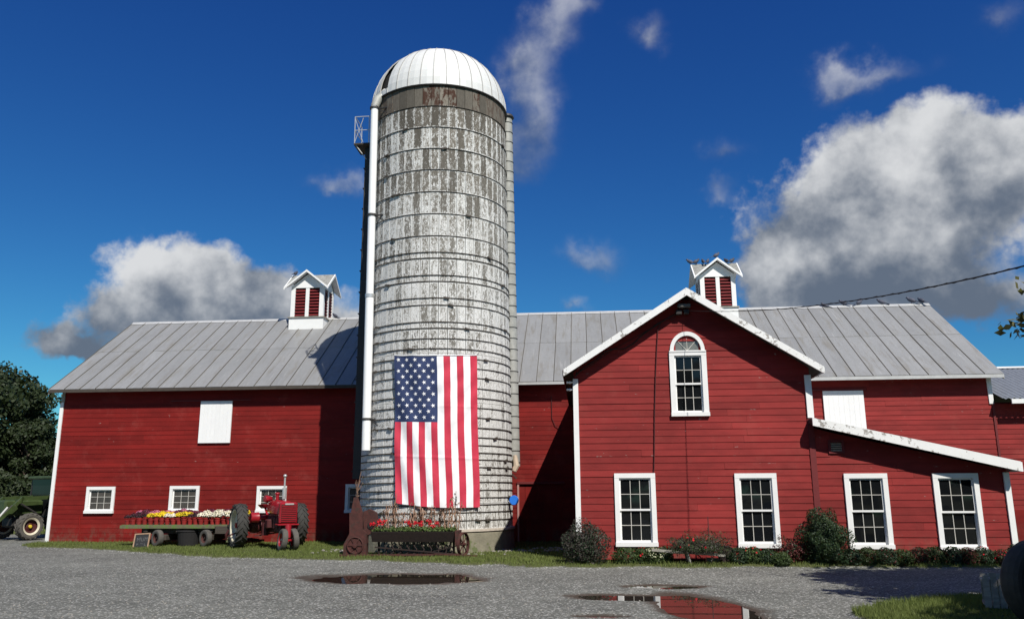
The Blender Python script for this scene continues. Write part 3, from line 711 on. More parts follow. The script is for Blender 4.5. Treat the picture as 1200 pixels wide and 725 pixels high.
# ---- roof cupolas: parts of the barn
def cupola(cx, cy):
    hw = .64; zb = 7.2; z1 = 8.15; z2 = 9.30; pk = 9.97; oh = .20; o = ORG[barn.name]
    m = MB(); m.box(cx - hw - .03, cx + hw + .03, cy - hw - .03, cy + hw + .03, zb, z1 - .03)
    cu = m.build('cupola', WHITE, barn, world=True)
    MB().box(cx - hw - .075, cx + hw + .075, cy - hw - .075, cy + hw + .075, z1 - .03, z1 + .01).build('water_table', WOODG, cu, world=True)
    # posts
    m = MB()
    for sx in (-1, 1):
        for sy in (-1, 1):
            m.box(cx + sx * (hw - .08) - .08, cx + sx * (hw - .08) + .08, cy + sy * (hw - .08) - .08, cy + sy * (hw - .08) + .08, z1 + .01, z2)
        m.box(cx - .07, cx + .07, cy + sx * (hw - .045) - .035, cy + sx * (hw - .045) + .035, z1 + .01, z2)
        m.box(cx + sx * (hw - .045) - .035, cx + sx * (hw - .045) + .035, cy - .07, cy + .07, z1 + .01, z2)
    m.build('post', WHITE, cu, world=True)
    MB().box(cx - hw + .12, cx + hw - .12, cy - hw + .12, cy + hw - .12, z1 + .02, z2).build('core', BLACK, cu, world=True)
    # louvres
    for face in range(4):
        for side in (-1, 1):
            m = MB(); n = 9
            for i in range(n):
                z = z1 + .06 + (z2 - z1 - .08) * i / n; tilt = rnd.uniform(-.012, .012)
                a, b = (.075, hw - .165); 
                lo, hi = (a, b) if side > 0 else (-b, -a)
                pts = [(lo, -hw + .01, z + tilt), (hi, -hw + .01, z), (hi, -hw + .10, z + .085), (lo, -hw + .10, z + .085 + tilt)]
                m.add([(p[0], p[1], p[2]) for p in pts] + [(p[0], p[1], p[2] + .022) for p in pts], [(3, 2, 1, 0), (4, 5, 6, 7), (0, 1, 5, 4), (1, 2, 6, 5), (2, 3, 7, 6), (3, 0, 4, 7)])
            R_ = Matrix.Rotation(face * PI / 2, 3, 'Z')
            m.v = [tuple(Vector((cx, cy, 0)) + R_ @ Vector(v)) for v in m.v]
            m.build('louvre', REDLOUV, cu, world=True, kind='stuff')
    # gables (white triangles) + cross-gable roof
    m = MB(); s = (pk - .10 - z2) / (hw + oh) 
    for sgn in (-1, 1):
        y = cy + sgn * (hw - .02); m.prism([(cx - hw, z2), (cx + hw, z2), (cx + hw, z2 + .06), (cx, pk - .12), (cx - hw, z2 + .06)], y - .02, y + .02)
        x = cx + sgn * (hw - .02)
        prof = [(cy - hw + .03, z2), (cy + hw - .03, z2), (cy + hw - .03, z2 + .04), (cy, pk - .13), (cy - hw + .03, z2 + .04)]
        b = len(m.v); n = 5
        m.v += [(x - .02, p, q) for p, q in prof] + [(x + .02, p, q) for p, q in prof]
        m.f += [tuple(b + i for i in range(n)), tuple(b + n + i for i in reversed(range(n)))] + [(b + i, b + (i + 1) % n, b + n + (i + 1) % n, b + n + i) for i in range(n)]; m.m += [0] * (n + 2)
    m.build('gable', WHITEB, cu, world=True)
    R1 = hw + oh; ze = z2 - .0
    m = MB()
    for ax in (0, 1):
        for sg in (-1, 1):
            for e in (-1, 1):
                # half-slope from valley out to the gable end: ridge (0,0)->(0,e*R1), eave (sg*R1, e*R1)
                P = [(0, 0, pk), (0, e * R1, pk), (sg * R1, e * R1, ze)]
                if ax: P = [(q[1], q[0], q[2]) for q in P]
                P = [(cx + a, cy + b, c) for a, b, c in P]
                m.add(P + [(a, b, c - .045) for a, b, c in P], [(0, 1, 2), (5, 4, 3), (0, 3, 4, 1), (1, 4, 5, 2), (2, 5, 3, 0)])
    m.build('shingle_roof', SHING, cu, world=True)
    for k in range(4):
        m = MB()
        for sg in (-1, 1):
            a = Vector((0, -R1 - .012, pk + .005)); b = Vector((sg * (R1 + .03), -R1 - .012, ze - .02))
            m.hexa([(a.x, a.y - .02, a.z - .09), (b.x, b.y - .02, b.z - .08), (b.x, b.y + .02, b.z - .08), (a.x, a.y + .02, a.z - .09), (a.x, a.y - .02, a.z), (b.x, b.y - .02, b.z), (b.x, b.y + .02, b.z), (a.x, a.y + .02, a.z)])
        R_ = Matrix.Rotation(k * PI / 2, 3, 'Z'); m.v = [tuple(Vector((cx, cy, 0)) + R_ @ Vector(v)) for v in m.v]
        m.build('rake_board', WHITE, cu, world=True)
        # soffit
        m = MB(); m.add([(-R1, -R1, ze - .05), (-hw, -hw, ze - .05), (hw, -hw, ze - .05), (R1, -R1, ze - .05)][:0] or [(0, -R1, pk - .06), (0, -hw, pk - .06), (-hw, -hw, ze + (pk - ze) * oh / R1 - .06), (-R1, -R1, ze - .06)], [(0, 1, 2, 3)])
        m.add([(0, -R1, pk - .06), (0, -hw, pk - .06), (hw, -hw, ze + (pk - ze) * oh / R1 - .06), (R1, -R1, ze - .06)], [(3, 2, 1, 0)])
        m.v = [tuple(Vector((cx, cy, 0)) + R_ @ Vector(v)) for v in m.v]
        m.build('soffit', WHITE, cu, world=True)
    return cu
CUL = cupola(-10.50, 30.42); CUR = cupola(4.99, 30.42)

# ------------------------------------------------------------------ gabled wing
wing = empty('gabled_wing', (2.45, YW, 0), 0, 'red gabled wing with arched attic window standing in front of the barn', 'barn wing')
WX0, WX1 = -0.24, 5.14; PKX = 2.42; PKZ = 6.20; WS = 0.645
m = MB(); m.prism([(WX0 + .02, 0), (WX1 - .02, 0), (WX1 - .02, 4.2), (PKX, 5.98), (WX0 + .02, 4.2)], YW + .085, YW + .12)
wwall = m.build('front_wall', REDDK, wing, world=True)
WW = [(0.63, 1.55, .40, 2.0), (3.31, 4.23, .37, 1.98)]; TW = (1.99, 2.84, 3.27, 4.79)
def xr_w(z):
    zt = PKZ - .10
    return (max(WX0, PKX - (zt - z) / WS), min(WX1, PKX + (zt - z) / WS))
hl = [(a + .05, b - .05, c + .04, d - .05) for a, b, c, d in WW] + [(TW[0] + .05, TW[1] - .05, TW[2] + .04, TW[3] + .01), (TW[0] + .16, TW[1] - .16, TW[3], 5.02)]
clap(wwall, YW, 0.12, 6.02, xr_w, hl, step=.1505, seglen=(2.6, 4.8), mat=RED2, seed=11)
for a, b, c, d in WW: window(wing, a, b, c, d, YW, 3, 2, True)
tw = window(wing, TW[0], TW[1], TW[2], TW[3], YW, 3, 2, True, cas=.115)
# fanlight over the attic window
m = MB(); cxw = (TW[0] + TW[1]) / 2; R0 = .40; Ri = .315; zc = TW[3] + .002; N = 20
rs = []
for i in range(N + 1):
    t = PI * i / N; c_, s_ = math.cos(t), math.sin(t)
    rs.append([(cxw + R0 * c_, YW - .06, zc + R0 * s_ * 1.12), (cxw + R0 * c_, YW + .05, zc + R0 * s_ * 1.12), (cxw + Ri * c_, YW + .05, zc + Ri * s_ * 1.12), (cxw + Ri * c_, YW - .06, zc + Ri * s_ * 1.12)])
m.rings(rs); m.box(cxw - R0 - .02, cxw + R0 + .02, YW - .075, YW + .05, zc - .035, zc)
fan = m.build('fanlight', WHITE, wing, world=True)
FANG = pmat('curtained_fanlight_glass', (0.16, 0.165, 0.15), 0.12, var=.5, scale=6, bmp=0)
for k in range(4):
    m = MB(); t0 = PI * k / 4; t1 = PI * (k + 1) / 4; a = [(cxw, zc)] + [(cxw + Ri * math.cos(t0 + (t1 - t0) * i / 5), zc + 1.12 * Ri * math.sin(t0 + (t1 - t0) * i / 5)) for i in range(6)]
    m.prism(a, YW + .0, YW + .006); m.build('pane', FANG, fan, world=True)
m = MB()
for k in range(1, 4):
    t = PI * k / 4; m.bar((cxw, YW - .006, zc), (cxw + Ri * math.cos(t), YW - .006, zc + 1.12 * Ri * math.sin(t)), .012, .012, upv=(0, 1, 0))
m.build('muntin', MUNT, fan, world=True)
# corner boards
m = MB(); m.box(WX0 - .02, WX0 + .10, YW - .05, YW + .06, .10, 4.17); m.build('corner_board', WHITE, wing, world=True)
m = MB(); m.box(WX1 - .12, WX1 + .02, YW - .055, YW + .06, 3.20, 4.17); m.build('corner_board', WHITE, wing, world=True)
m = MB(); m.box(WX1 - .13, WX1 - .0, YW - .036, YW + .06, .12, 3.2); m.build('corner_board', REDTRIM, wing, world=True)
# side walls (lapped boards joined)
def side_boards(m, X, s, y0, y1, z0, z1):
    m.box(min(X, X - s * .1), max(X, X - s * .1), y0, y1, 0, z1)
    z = z0
    while z < z1 - .1:
        q = [(X + s * .022, y0, z), (X + s * .022, y1, z), (X + s * .002, y1, z + .149), (X + s * .002, y0, z + .149)]
        m.add(q, [(0, 1, 2, 3) if s > 0 else (3, 2, 1, 0)]); m.add([q[0], q[1], (X, y1, z), (X, y0, z)], [(0, 1, 2, 3)])
        z += .15
m = MB(); side_boards(m, WX0 + .01, -1, YW + .06, YM, .1, 4.3); m.build('side_wall', RED2, wing, world=True)
m = MB(); side_boards(m, WX1 - .02, 1, YW + .06, YM, .1, 4.3); m.build('side_wall', RED2, wing, world=True)
# roof of the wing
ZF = YW - .40
m = MB(); xl, zl = -0.47, PKZ - (PKX + .47) * WS; xr_, zr_ = 5.37, PKZ - (5.37 - PKX) * WS
for (xa, za) in ((xl, zl), (xr_, zr_)):
    m.hexa([(PKX, ZF + .03, PKZ - .09), (xa, ZF + .03, za - .09), (xa, 28.2, za - .09), (PKX, 28.2, PKZ - .09), (PKX, ZF + .03, PKZ - .01), (xa, ZF + .03, za - .01), (xa, 28.2, za - .01), (PKX, 28.2, PKZ - .01)])
wr = m.build('roof', WOODD, wing, world=True)
m = MB()
for (xa, za) in ((xl, zl), (xr_, zr_)):
    y = ZF + .02
    while y < 28:
        y2 = min(y + .54, 28.2)
        m.hexa([(PKX, y, PKZ - .004), (xa, y, za - .004), (xa, y2 - .01, za - .004), (PKX, y2 - .01, PKZ - .004), (PKX, y, PKZ + .006), (xa, y, za + .006), (xa, y2 - .01, za + .006), (PKX, y2 - .01, PKZ + .006)])
        y += .54
m.build('roof_sheets', ROOF, wr, world=True, kind='stuff')
for sg, (xa, za) in ((-1, (xl, zl)), (1, (xr_, zr_))):
    m = MB()
    m.prism([(PKX, PKZ + .01), (xa, za + .01), (xa, za - .15), (PKX, PKZ - .17)] if sg > 0 else [(PKX, PKZ + .01), (PKX, PKZ - .17), (xa, za - .15), (xa, za + .01)], ZF - .025, ZF + .025)
    m.build('rake_board', WHITEP, wr, world=True)
    MB().box(min(xa, xa + sg * .02), max(xa, xa + sg * .02), ZF + .02, 28, za - .12, za + .0).build('eave_board', WHITE if sg > 0 else REDDK, wr, world=True)

# ------------------------------------------------------------------ lean-to
lean = empty('lean_to', (7.1, YW, 0), 0, 'low red lean-to with slanting white rake board right of the gabled wing', 'lean-to')
LX0, LX1 = 5.14, 9.17
LS = (3.16 - 2.17) / (9.31 - 5.03)
def ltop(x): return 3.16 - (x - 5.03) * LS
m = MB(); m.prism([(LX0, 0), (LX1 - .02, 0), (LX1 - .02, ltop(LX1) - .2), (LX0, ltop(LX0) - .2)], YW + .085, YW + .12)
lwall = m.build('front_wall', REDDK, lean, world=True)
LW = [(5.69, 6.62, .35, 1.96), (7.58, 8.54, .31, 1.95)]
VENT = (5.42, 5.76, 2.40, 2.70)
def xr_l(z):
    lim = 5.03 + (3.16 - .19 - z) / LS
    return (LX0, max(LX0, min(LX1, lim)))
clap(lwall, YW, 0.12, 2.96, xr_l, [(a + .05, b - .05, c + .04, d - .05) for a, b, c, d in LW] + [(VENT[0] + .03, VENT[1] - .03, VENT[2] + .03, VENT[3] - .03)], step=.158, seglen=(2.5, 4), mat=RED2, seed=21)
for a, b, c, d in LW: window(lean, a, b, c, d, YW, 3, 2, True)
m = MB(); a, b, c, d = VENT
m.box(a, a + .05, YW - .05, YW + .03, c, d); m.box(b - .05, b, YW - .05, YW + .03, c, d); m.box(a + .05, b - .05, YW - .05, YW + .03, c, c + .05); m.box(a + .05, b - .05, YW - .05, YW + .03, d - .05, d)
v_ = m.build('vent', REDTRIM, lean, world=True)
m = MB()
for i in range(4):
    z = c + .055 + i * .05; m.hexa([(a + .05, YW - .035, z), (b - .05, YW - .035, z), (b - .05, YW + .03, z + .03), (a + .05, YW + .03, z + .03), (a + .05, YW - .035, z + .014), (b - .05, YW - .035, z + .014), (b - .05, YW + .03, z + .044), (a + .05, YW + .03, z + .044)])
m.build('louvre', TAN, v_, world=True, kind='stuff')
m = MB(); m.box(LX1 - .09, LX1 + .03, YW - .05, YW + .06, .10, ltop(LX1) - .24); m.build('corner_board', WHITE, lean, world=True)
m = MB(); side_boards(m, LX1 - .01, 1, YW + .06, YM, .1, ltop(LX1) - .2); m.build('side_wall', RED2, lean, world=True)
YL = YW - .36; xe = 9.31
m = MB(); m.hexa([(5.03, YL + .03, 3.07), (xe, YL + .03, ltop(xe) - .09), (xe, YM, ltop(xe) - .09), (5.03, YM, 3.07), (5.03, YL + .03, 3.15), (xe, YL + .03, ltop(xe) - .01), (xe, YM, ltop(xe) - .01), (5.03, YM, 3.15)])
lr = m.build('roof', WOODD, lean, world=True)
m = MB(); y = YL + .02
while y < YM - .3:
    m.hexa([(5.03, y, 3.154), (xe + .02, y, ltop(xe) - .006), (xe + .02, y + .53, ltop(xe) - .006), (5.03, y + .53, 3.154), (5.03, y, 3.166), (xe + .02, y, ltop(xe) + .006), (xe + .02, y + .53, ltop(xe) + .006), (5.03, y + .53, 3.166)]); y += .54
m.build('roof_sheets', ROOF, lr, world=True, kind='stuff')
m = MB(); m.prism([(5.03, 3.175), (5.03, 3.00), (xe, ltop(xe) - .20), (xe, ltop(xe) + .012)], YL - .025, YL + .025); m.build('rake_board', WHITEP, lr, world=True)
MB().box(xe, xe + .03, YL - .02, YM, ltop(xe) - .20, ltop(xe)).build('eave_board', WHITE, lr, world=True)

# ------------------------------------------------------------------ annex beyond the barn's right end
ann = empty('annex', (17.0, YM, 0), 0, 'lower red annex with a corrugated metal roof at the far right end of the barn', 'annex')
AX0, AX1 = BX1 + .035, 21.0
awall = MB().box(AX0, AX1, YM + .10, YM + .2, 0, 4.2).build('front_wall', REDDK, ann, world=True)
clap(awall, YM + .02, 1.0, 4.15, lambda z: (AX0, AX1), [], step=.1492, seglen=(3.8, 5), mat=RED2, seed=31)
MB().box(AX0, AX1, YM + .0, YM + .1, 0, 1.0).build('lower_wall', RED, ann, world=True)
MB().box(AX1 - .12, AX1, YM + .2, 32.2, 0, 4.6).build('side_wall', RED, ann, world=True)
AEY, AEZ, ARY, ARZ = 25.85, 4.28, 29.3, 5.66
m = MB(); n = 260; rs = []
for i in range(n + 1):
    x = AX0 + .06 + (AX1 + .2 - AX0 - .06) * i / n; h = .020 * math.cos(2 * PI * x / .165)
    rs.append([(x, AEY, AEZ + h), (x, ARY, ARZ + h), (x, ARY, ARZ + h - .02), (x, AEY, AEZ + h - .02)])
m.rings(rs); ar = m.build('roof', CORR, ann, world=True)
m = MB(); slab(m, AX0 + .06, AX1 + .2, 2 * ARY - AEY, AEZ, ARY, ARZ - .02, .03); m.build('rear_roof_sheet', CORR, ar, world=True)
MB().box(AX0 + .32, AX1 + .2, AEY - .03, AEY + .01, AEZ - .17, AEZ - .035).build('fascia', WHITE, ar, world=True)
m = MB(); m.rings([[(x, ARY - .14, ARZ - .02), (x, ARY, ARZ + .05), (x, ARY + .14, ARZ - .02), (x, ARY, ARZ - .0)] for x in (AX0 + .05, AX1 + .2)]); m.build('ridge_cap', WHITE, ar, world=True)

# ------------------------------------------------------------------ silo
SC = Vector((-4.2, 23.4, 0)); SR = 2.13
silo = empty('silo', SC, 0, 'tall round concrete stave silo with flaking whitewash and a white ribbed dome', 'silo')
silo.rotation_euler = (0, math.radians(-0.45), 0)
def stave_mat():
    m, g, b, out = new_mat('whitewashed_stave_concrete'); v, r = coords(g)
    tc = g.n('ShaderNodeTexCoord'); P = g.n('ShaderNodeNewGeometry').outputs['Position']
    uv = g.sep(tc.outputs['UV']); u = g.math('ABSOLUTE', g.math('SUBTRACT', uv[0], 0.5)); vv = g.math('ABSOLUTE', g.math('SUBTRACT', uv[1], 0.5))
    edge = g.math('MAXIMUM', g.ss(u, 0.30, 0.47), g.ss(vv, 0.42, 0.49))
    z = g.sep(P)[2]
    Ps = g.vmath('MULTIPLY', P, (1, 1, 0.45))
    n1 = g.noise(Ps, 2.3, 6, 0.7); n2 = g.noise(Ps, 19, 6, 0.75); n3 = g.noise(P, 45, 4, 0.7)
    cov = g.ss(z, 3.5, 12.9, 0.115, -0.055)
    cov = g.math('SUBTRACT', cov, g.ss(z, 1.5, 0.6, 0.0, 0.10))
    s = g.math('ADD', g.math('MULTIPLY', n1, 0.35), g.math('MULTIPLY', n2, 0.65))
    s = g.math('ADD', 0.5, g.math('MULTIPLY', g.math('SUBTRACT', s, 0.5), 1.45))
    s = g.math('ADD', s, cov); s = g.math('ADD', s, g.math('MULTIPLY', edge, g.ss(z, 12.5, 12.3, 0.0, 0.17)))
    s = g.math('SUBTRACT', s, g.ss(z, 12.3, 12.5, 0.0, 0.22))
    s = g.math('ADD', s, g.math('MULTIPLY', g.math('SUBTRACT', r, 0.5), 0.17))
    s = g.math('ADD', s, g.math('MULTIPLY', g.math('SUBTRACT', n3, 0.5), 0.75))
    white = g.ss(s, 0.48, 0.60)
    dark = g.mixc(n2, (0.060, 0.050, 0.040), (0.25, 0.225, 0.185))
    dark = scalec(g, dark, g.math('ADD', 0.55, g.math('MULTIPLY', r, 0.85)))
    dark = g.mixc(g.ss(z, 12.2, 7.0, 0.0, 0.45), dark, (0.27, 0.26, 0.23))
    rustm = g.math('MULTIPLY', g.ss(z, 12.2, 12.5), g.ss(g.noise(Ps, 7, 5, 0.7), 0.46, 0.56))
    dark = g.mixc(g.math('MULTIPLY', rustm, g.ss(r, 0.35, 0.5)), dark, (0.060, 0.028, 0.018))
    wc = g.mixc(g.ss(n3, 0.30, 0.62), (0.42, 0.41, 0.38), (0.74, 0.74, 0.72))
    strk = g.noise(g.vmath('MULTIPLY', P, (9, 9, .8)), 2.2, 6, .75)
    wc = g.mixc(g.ss(strk, 0.50, 0.66, 0, .75), wc, (0.24, 0.23, 0.20))
    wc = g.mixc(g.math('MULTIPLY', g.ss(n2, 0.42, 0.30), 0.6), wc, (0.20, 0.19, 0.165))
    g.put(b.inputs['Base Color'], g.mixc(white, dark, wc)); b.inputs['Roughness'].default_value = 0.85; b.inputs['Specular IOR Level'].default_value = 0.25
    bump(g, b, g.math('ADD', white, n3), 0.4, 0.005)
    return m
STAVE = stave_mat()
NS = 52; RH = 12.4 / 19; Z0S = 0.65
wst = 2 * SR * math.sin(PI / NS) - 0.017
def tap(z): return 1 - .036 * max(0, z - 2) / 11
def stave_mesh():
    m = MB(); w = wst / 2; h = RH / 2 - .004; c = .006
    m.add([(-w + c, -.0, -h + c), (w - c, -.0, -h + c), (w - c, -.0, h - c), (-w + c, -.0, h - c), (-w, .008, -h), (w, .008, -h), (w, .008, h), (-w, .008, h), (-w, .06, -h), (w, .06, -h), (w, .06, h), (-w, .06, h)],
          [(0, 1, 2, 3), (4, 5, 1, 0), (5, 6, 2, 1), (6, 7, 3, 2), (7, 4, 0, 3), (8, 9, 5, 4), (9, 10, 6, 5), (10, 11, 7, 6), (11, 8, 4, 7)])
    me = m.mesh('stave', STAVE); uvl = me.uv_layers.new(name='UVMap')
    for l in me.loops:
        co = me.vertices[l.vertex_index].co; uvl.data[l.index].uv = ((co.x + w) / (2 * w), (co.z + h) / (2 * h))
    return me
sme = stave_mesh()
core = MB().lathe([(SR - .03, .5), (SR - .03, 2), (SR * .964 - .03, 13.05)], 52).build('shell', pmat('stave_joint_mortar', (0.13, 0.12, 0.10), .9, bmp=0), silo)
allst = []
for k in range(19):
    for i in range(NS):
        a = 2 * PI * (i + .5 * 0) / NS
        n_ = Vector((math.sin(a), -math.cos(a), 0)); facing = n_.dot(Vector((0.18, -0.98, 0)))
        size = facing / (1 + .03 * k)
        allst.append((size, k, i, a))
allst.sort(key=lambda t: -t[0])
single = set((k, i) for s, k, i, a in allst[:298])
sv = np.array([v.co[:] for v in sme.vertices]); jm = MB(); juv = []
for s, k, i, a in allst:
    off = rnd.uniform(-.003, .004); r0 = SR * math.cos(PI / NS) * tap(Z0S + RH * (k + .5)) + off
    pos = (math.sin(a) * r0, -math.cos(a) * r0, Z0S + RH * (k + .5))
    if (k, i) in single: link('stave', sme, silo, loc=pos, rot=(rnd.uniform(-.004, .004), 0, a))
    elif s > -0.15:
        ca, sa = math.cos(a), math.sin(a); b = len(jm.v)
        jm.v += [(pos[0] + x * ca - y * sa, pos[1] + x * sa + y * ca, pos[2] + z) for x, y, z in sv]
        for p in sme.polygons: jm.f.append(tuple(b + q for q in p.vertices)); jm.m.append(0)
jme = jm.mesh('side_staves', STAVE); uvl = jme.uv_layers.new(name='UVMap'); w = wst / 2; h = RH / 2 - .004
nv = len(sv)
for l in jme.loops:
    co = sv[l.vertex_index % nv]; uvl.data[l.index].uv = ((co[0] + w) / (2 * w), (co[2] + h) / (2 * h))
link('side_staves', jme, silo, kind='stuff')
# hoops
hz = [Z0S + RH * k for k in range(19, 11, -1)]
for k in (11, 10, 9, 8): hz += [Z0S + RH * k + .02, Z0S + RH * k + .20]
z = Z0S + RH * 8 - .26
while z > 3.1: hz.append(z); z -= .262
while z > .72: hz.append(z); z -= .192
hoop_me = {}
def hoop(z):
    m = MB(); n = 72; r = SR + .013; t = .0135; rs = []
    pts = [[(math.sin(2 * PI * i / n) * (r + t * math.cos(q)), -math.cos(2 * PI * i / n) * (r + t * math.cos(q)), t * math.sin(q)) for q in (0, PI / 2, PI, 3 * PI / 2)] for i in range(n + 1)]
    m.rings(pts, caps=False); return m.mesh('hoop', HOOP)
hme = hoop(0)
lm = MB().box(-.075, .075, -.045, .0, -.022, .022).mesh('hoop_lug', HOOP)
for z in hz:
    h_ = link('hoop', hme, silo, loc=(0, 0, z + rnd.uniform(-.01, .01)), rot=(rnd.uniform(-.0035, .0035), rnd.uniform(-.0035, .0035), rnd.uniform(0, .1)), scale=(tap(z), tap(z), 1))
    for k in range(rnd.choice((1, 1, 2))):
        a = rnd.uniform(-1.25, 1.25) + .1
        link('hoop_lug', lm, h_, loc=(math.sin(a) * (SR + .01), -math.cos(a) * (SR + .01), 0), rot=(0, rnd.uniform(-.3, .3), a))
# dome
NG = 34; DR = SR * .964 + .035; DZ = 13.06
def gore(e0, e1):
    m = MB(); rs = []; hwid = PI / NG; ns = 12
    for i in range(ns + 1):
        e = e0 + (e1 - e0) * i / ns; r = DR * math.cos(e); z = DR * math.sin(e)
        c_ = math.cos(hwid * .96); x = r * math.sin(hwid * .96)
        rs.append([(-x, -r * c_, z), (0, -r * 1.002, z + .002), (x, -r * c_, z), (0, -r + .02, z - .01)])
    m.rings(rs)
    rs = []
    for i in range(ns + 1):
        e = e0 + (e1 - e0) * i / ns
        def P(rr, da): return ((rr * math.cos(e)) * math.sin(hwid + da), -(rr * math.cos(e)) * math.cos(hwid + da), rr * math.sin(e))
        da = min(.014 / max(DR * math.cos(e), .12), .05)
        rs.append([P(DR - .015, -da * .8), P(DR + .018, -da * .8), P(DR + .018, da * .8), P(DR - .015, da * .8)])
    b_ = len(m.f); m.rings(rs, 1)
    return m.mesh('dome_panel', [DOMEM, SEAML])
gfull = gore(0.0, PI / 2 - .03); glow = gore(0.0, math.radians(5)); ghigh = gore(math.radians(52), PI / 2 - .03)
OPEN = (-4,)
for i in range(NG):
    idx = i if i < NG / 2 else i - NG
    a = 2 * PI * i / NG
    if idx in OPEN:
        link('dome_panel', ghigh, silo, loc=(0, 0, DZ), rot=(0, 0, a), scale=(1, 1, .955)); link('dome_panel', glow, silo, loc=(0, 0, DZ), rot=(0, 0, a), scale=(1, 1, .955))
    else: link('dome_panel', gfull, silo, loc=(0, 0, DZ), rot=(0, 0, a), scale=(1, 1, .955))
MB().lathe([(DR - .08, 0), (DR * .9, DR * .35), (DR * .68, DR * .66), (DR * .35, DR * .88), (.02, DR * .95)], 34).build('dome_dark_fill', BLACK, silo, loc=(0, 0, DZ))  # black inner dome paints the darkness of the hollow seen through the opening
MB().lathe([(DR + .02, -.025), (DR + .03, 0), (DR + .02, .015), (DR - .05, .015), (DR - .05, -.025)], 60).build('dome_rim', STEELD, silo, loc=(0, 0, DZ - .01))
MB().lathe([(.16, 0), (.15, .06), (.05, .09), (.04, .16), (.01, .18)], 16).build('dome_finial', RIDGE, silo, loc=(0, 0, DZ + DR * .955 - .02))
# hood over the filler opening
a = math.radians(-50)
m = MB(); rs = []
for i in range(7):
    t = i / 6; rr = .24 - .04 * t; cy_ = -(DR - .30 + t * .42); cz = .20 + .16 * (1 - t)
    rs.append([(rr * math.cos(PI * j / 10 * 1.0), cy_, cz - .35 * t + rr * .9 * math.sin(PI * j / 10)) for j in range(11)] + [((rr - .03) * math.cos(PI * j / 10), cy_, cz - .35 * t + (rr - .03) * .9 * math.sin(PI * j / 10)) for j in range(10, -1, -1)])
m.rings(rs); m.build('filler_hood', DOMEM, silo, smooth=True, loc=(0, 0, DZ), rot=(0, 0, a), scale=(1, 1, .955))
# concrete plinth
m = MB(); m.lathe([(SR + .05, -.1), (SR + .04, .55), (SR + .02, .60)], 56); m.build('plinth', CONC, silo)
m = MB(); m.lathe([(SR + .065, .60), (SR + .06, .65), (SR - .04, .66)], 56); m.build('plinth_rim', CONCL, silo)
# silo fill pipe (left) is a part, held by clamps
pp = [(-5.855, 21.85, 2.72), (-5.865, 21.86, 7.6), (-5.855, 21.85, 12.72)]
def w2s(p): return (p[0] - SC.x, p[1] - SC.y, p[2])
m = MB(); m.tube([w2s(p) for p in (pp[0], (-5.86, 21.855, 7.0))], .118, 20); fp = m.build('fill_pipe', PIPEW, silo, smooth=True)
m = MB(); m.tube([w2s(p) for p in ((-5.86, 21.855, 7.0), pp[2])], .108, 20); m.build('upper_length', PIPEW, fp, smooth=True)
m = MB(); m.tube([w2s(p) for p in ((-5.86, 21.855, 6.93), (-5.86, 21.855, 7.03))], .128, 20); m.build('pipe_coupling', SILVER, fp)
m = MB(); m.tube([w2s(p) for p in ((-5.855, 21.85, 12.70), (-5.80, 21.93, 12.95), (-5.62, 22.2, 13.28), (-5.45, 22.45, 13.5))], [.12, .14, .16, .2], 14); m.build('pipe_elbow', CHUTE, fp, smooth=True)
for z in (3.55, 9.35, 12.66):
    m = MB(); m.tube([w2s((-5.86, 21.855, z - .03)), w2s((-5.86, 21.855, z + .03))], .135, 16); m.bar(w2s((-5.80, 21.9, z)), w2s((-5.35, 21.75, z - .02)), .035); m.bar(w2s((-5.80, 21.9, z + .0)), w2s((-5.45, 21.72, z - .22)), .025)
    m.build('pipe_clamp', STEELD, fp)
# ladder chute (left, dark) with platform
m = MB(); m.hexa([(-2.36, -.30, 2.0), (-2.10, -.30, 2.0), (-2.10, .18, 2.0), (-2.36, .18, 2.0), (-2.25, -.30, 12.0), (-2.0, -.30, 12.0), (-2.0, .18, 12.0), (-2.25, .18, 12.0)]); lc = m.build('ladder_chute', STEELD, silo)
z = 2.2; m = MB()
while z < 12: q = .11 * (z - 2) / 10; m.box(-2.39 + q, -2.362 + q, -.32, .2, z, z + .03); z += .65
m.build('chute_band', HOOP, lc, kind='stuff')
m = MB(); m.box(-2.56, -2.0, -.5, .3, 12.02, 12.07); pf = m.build('platform', WOODD, silo)
m = MB()
for (x, y) in ((-2.54, -.48), (-2.54, .28), (-2.1, -.48)): m.bar((x, y, 12.07), (x, y, 12.95), .025)
for z_ in (12.5, 12.95): m.bar((-2.54, -.48, z_), (-2.54, .28, z_), .02); m.bar((-2.54, -.48, z_), (-2.0, -.48, z_), .02)
m.bar((-2.54, -.48, 12.1), (-2.28, -.48, 12.9), .018); m.bar((-2.28, -.48, 12.1), (-2.54, -.48, 12.9), .018); m.bar((-2.54, -.48, 12.07), (-2.2, -.3, 11.6), .02)
m.build('railing', SILVER, pf)
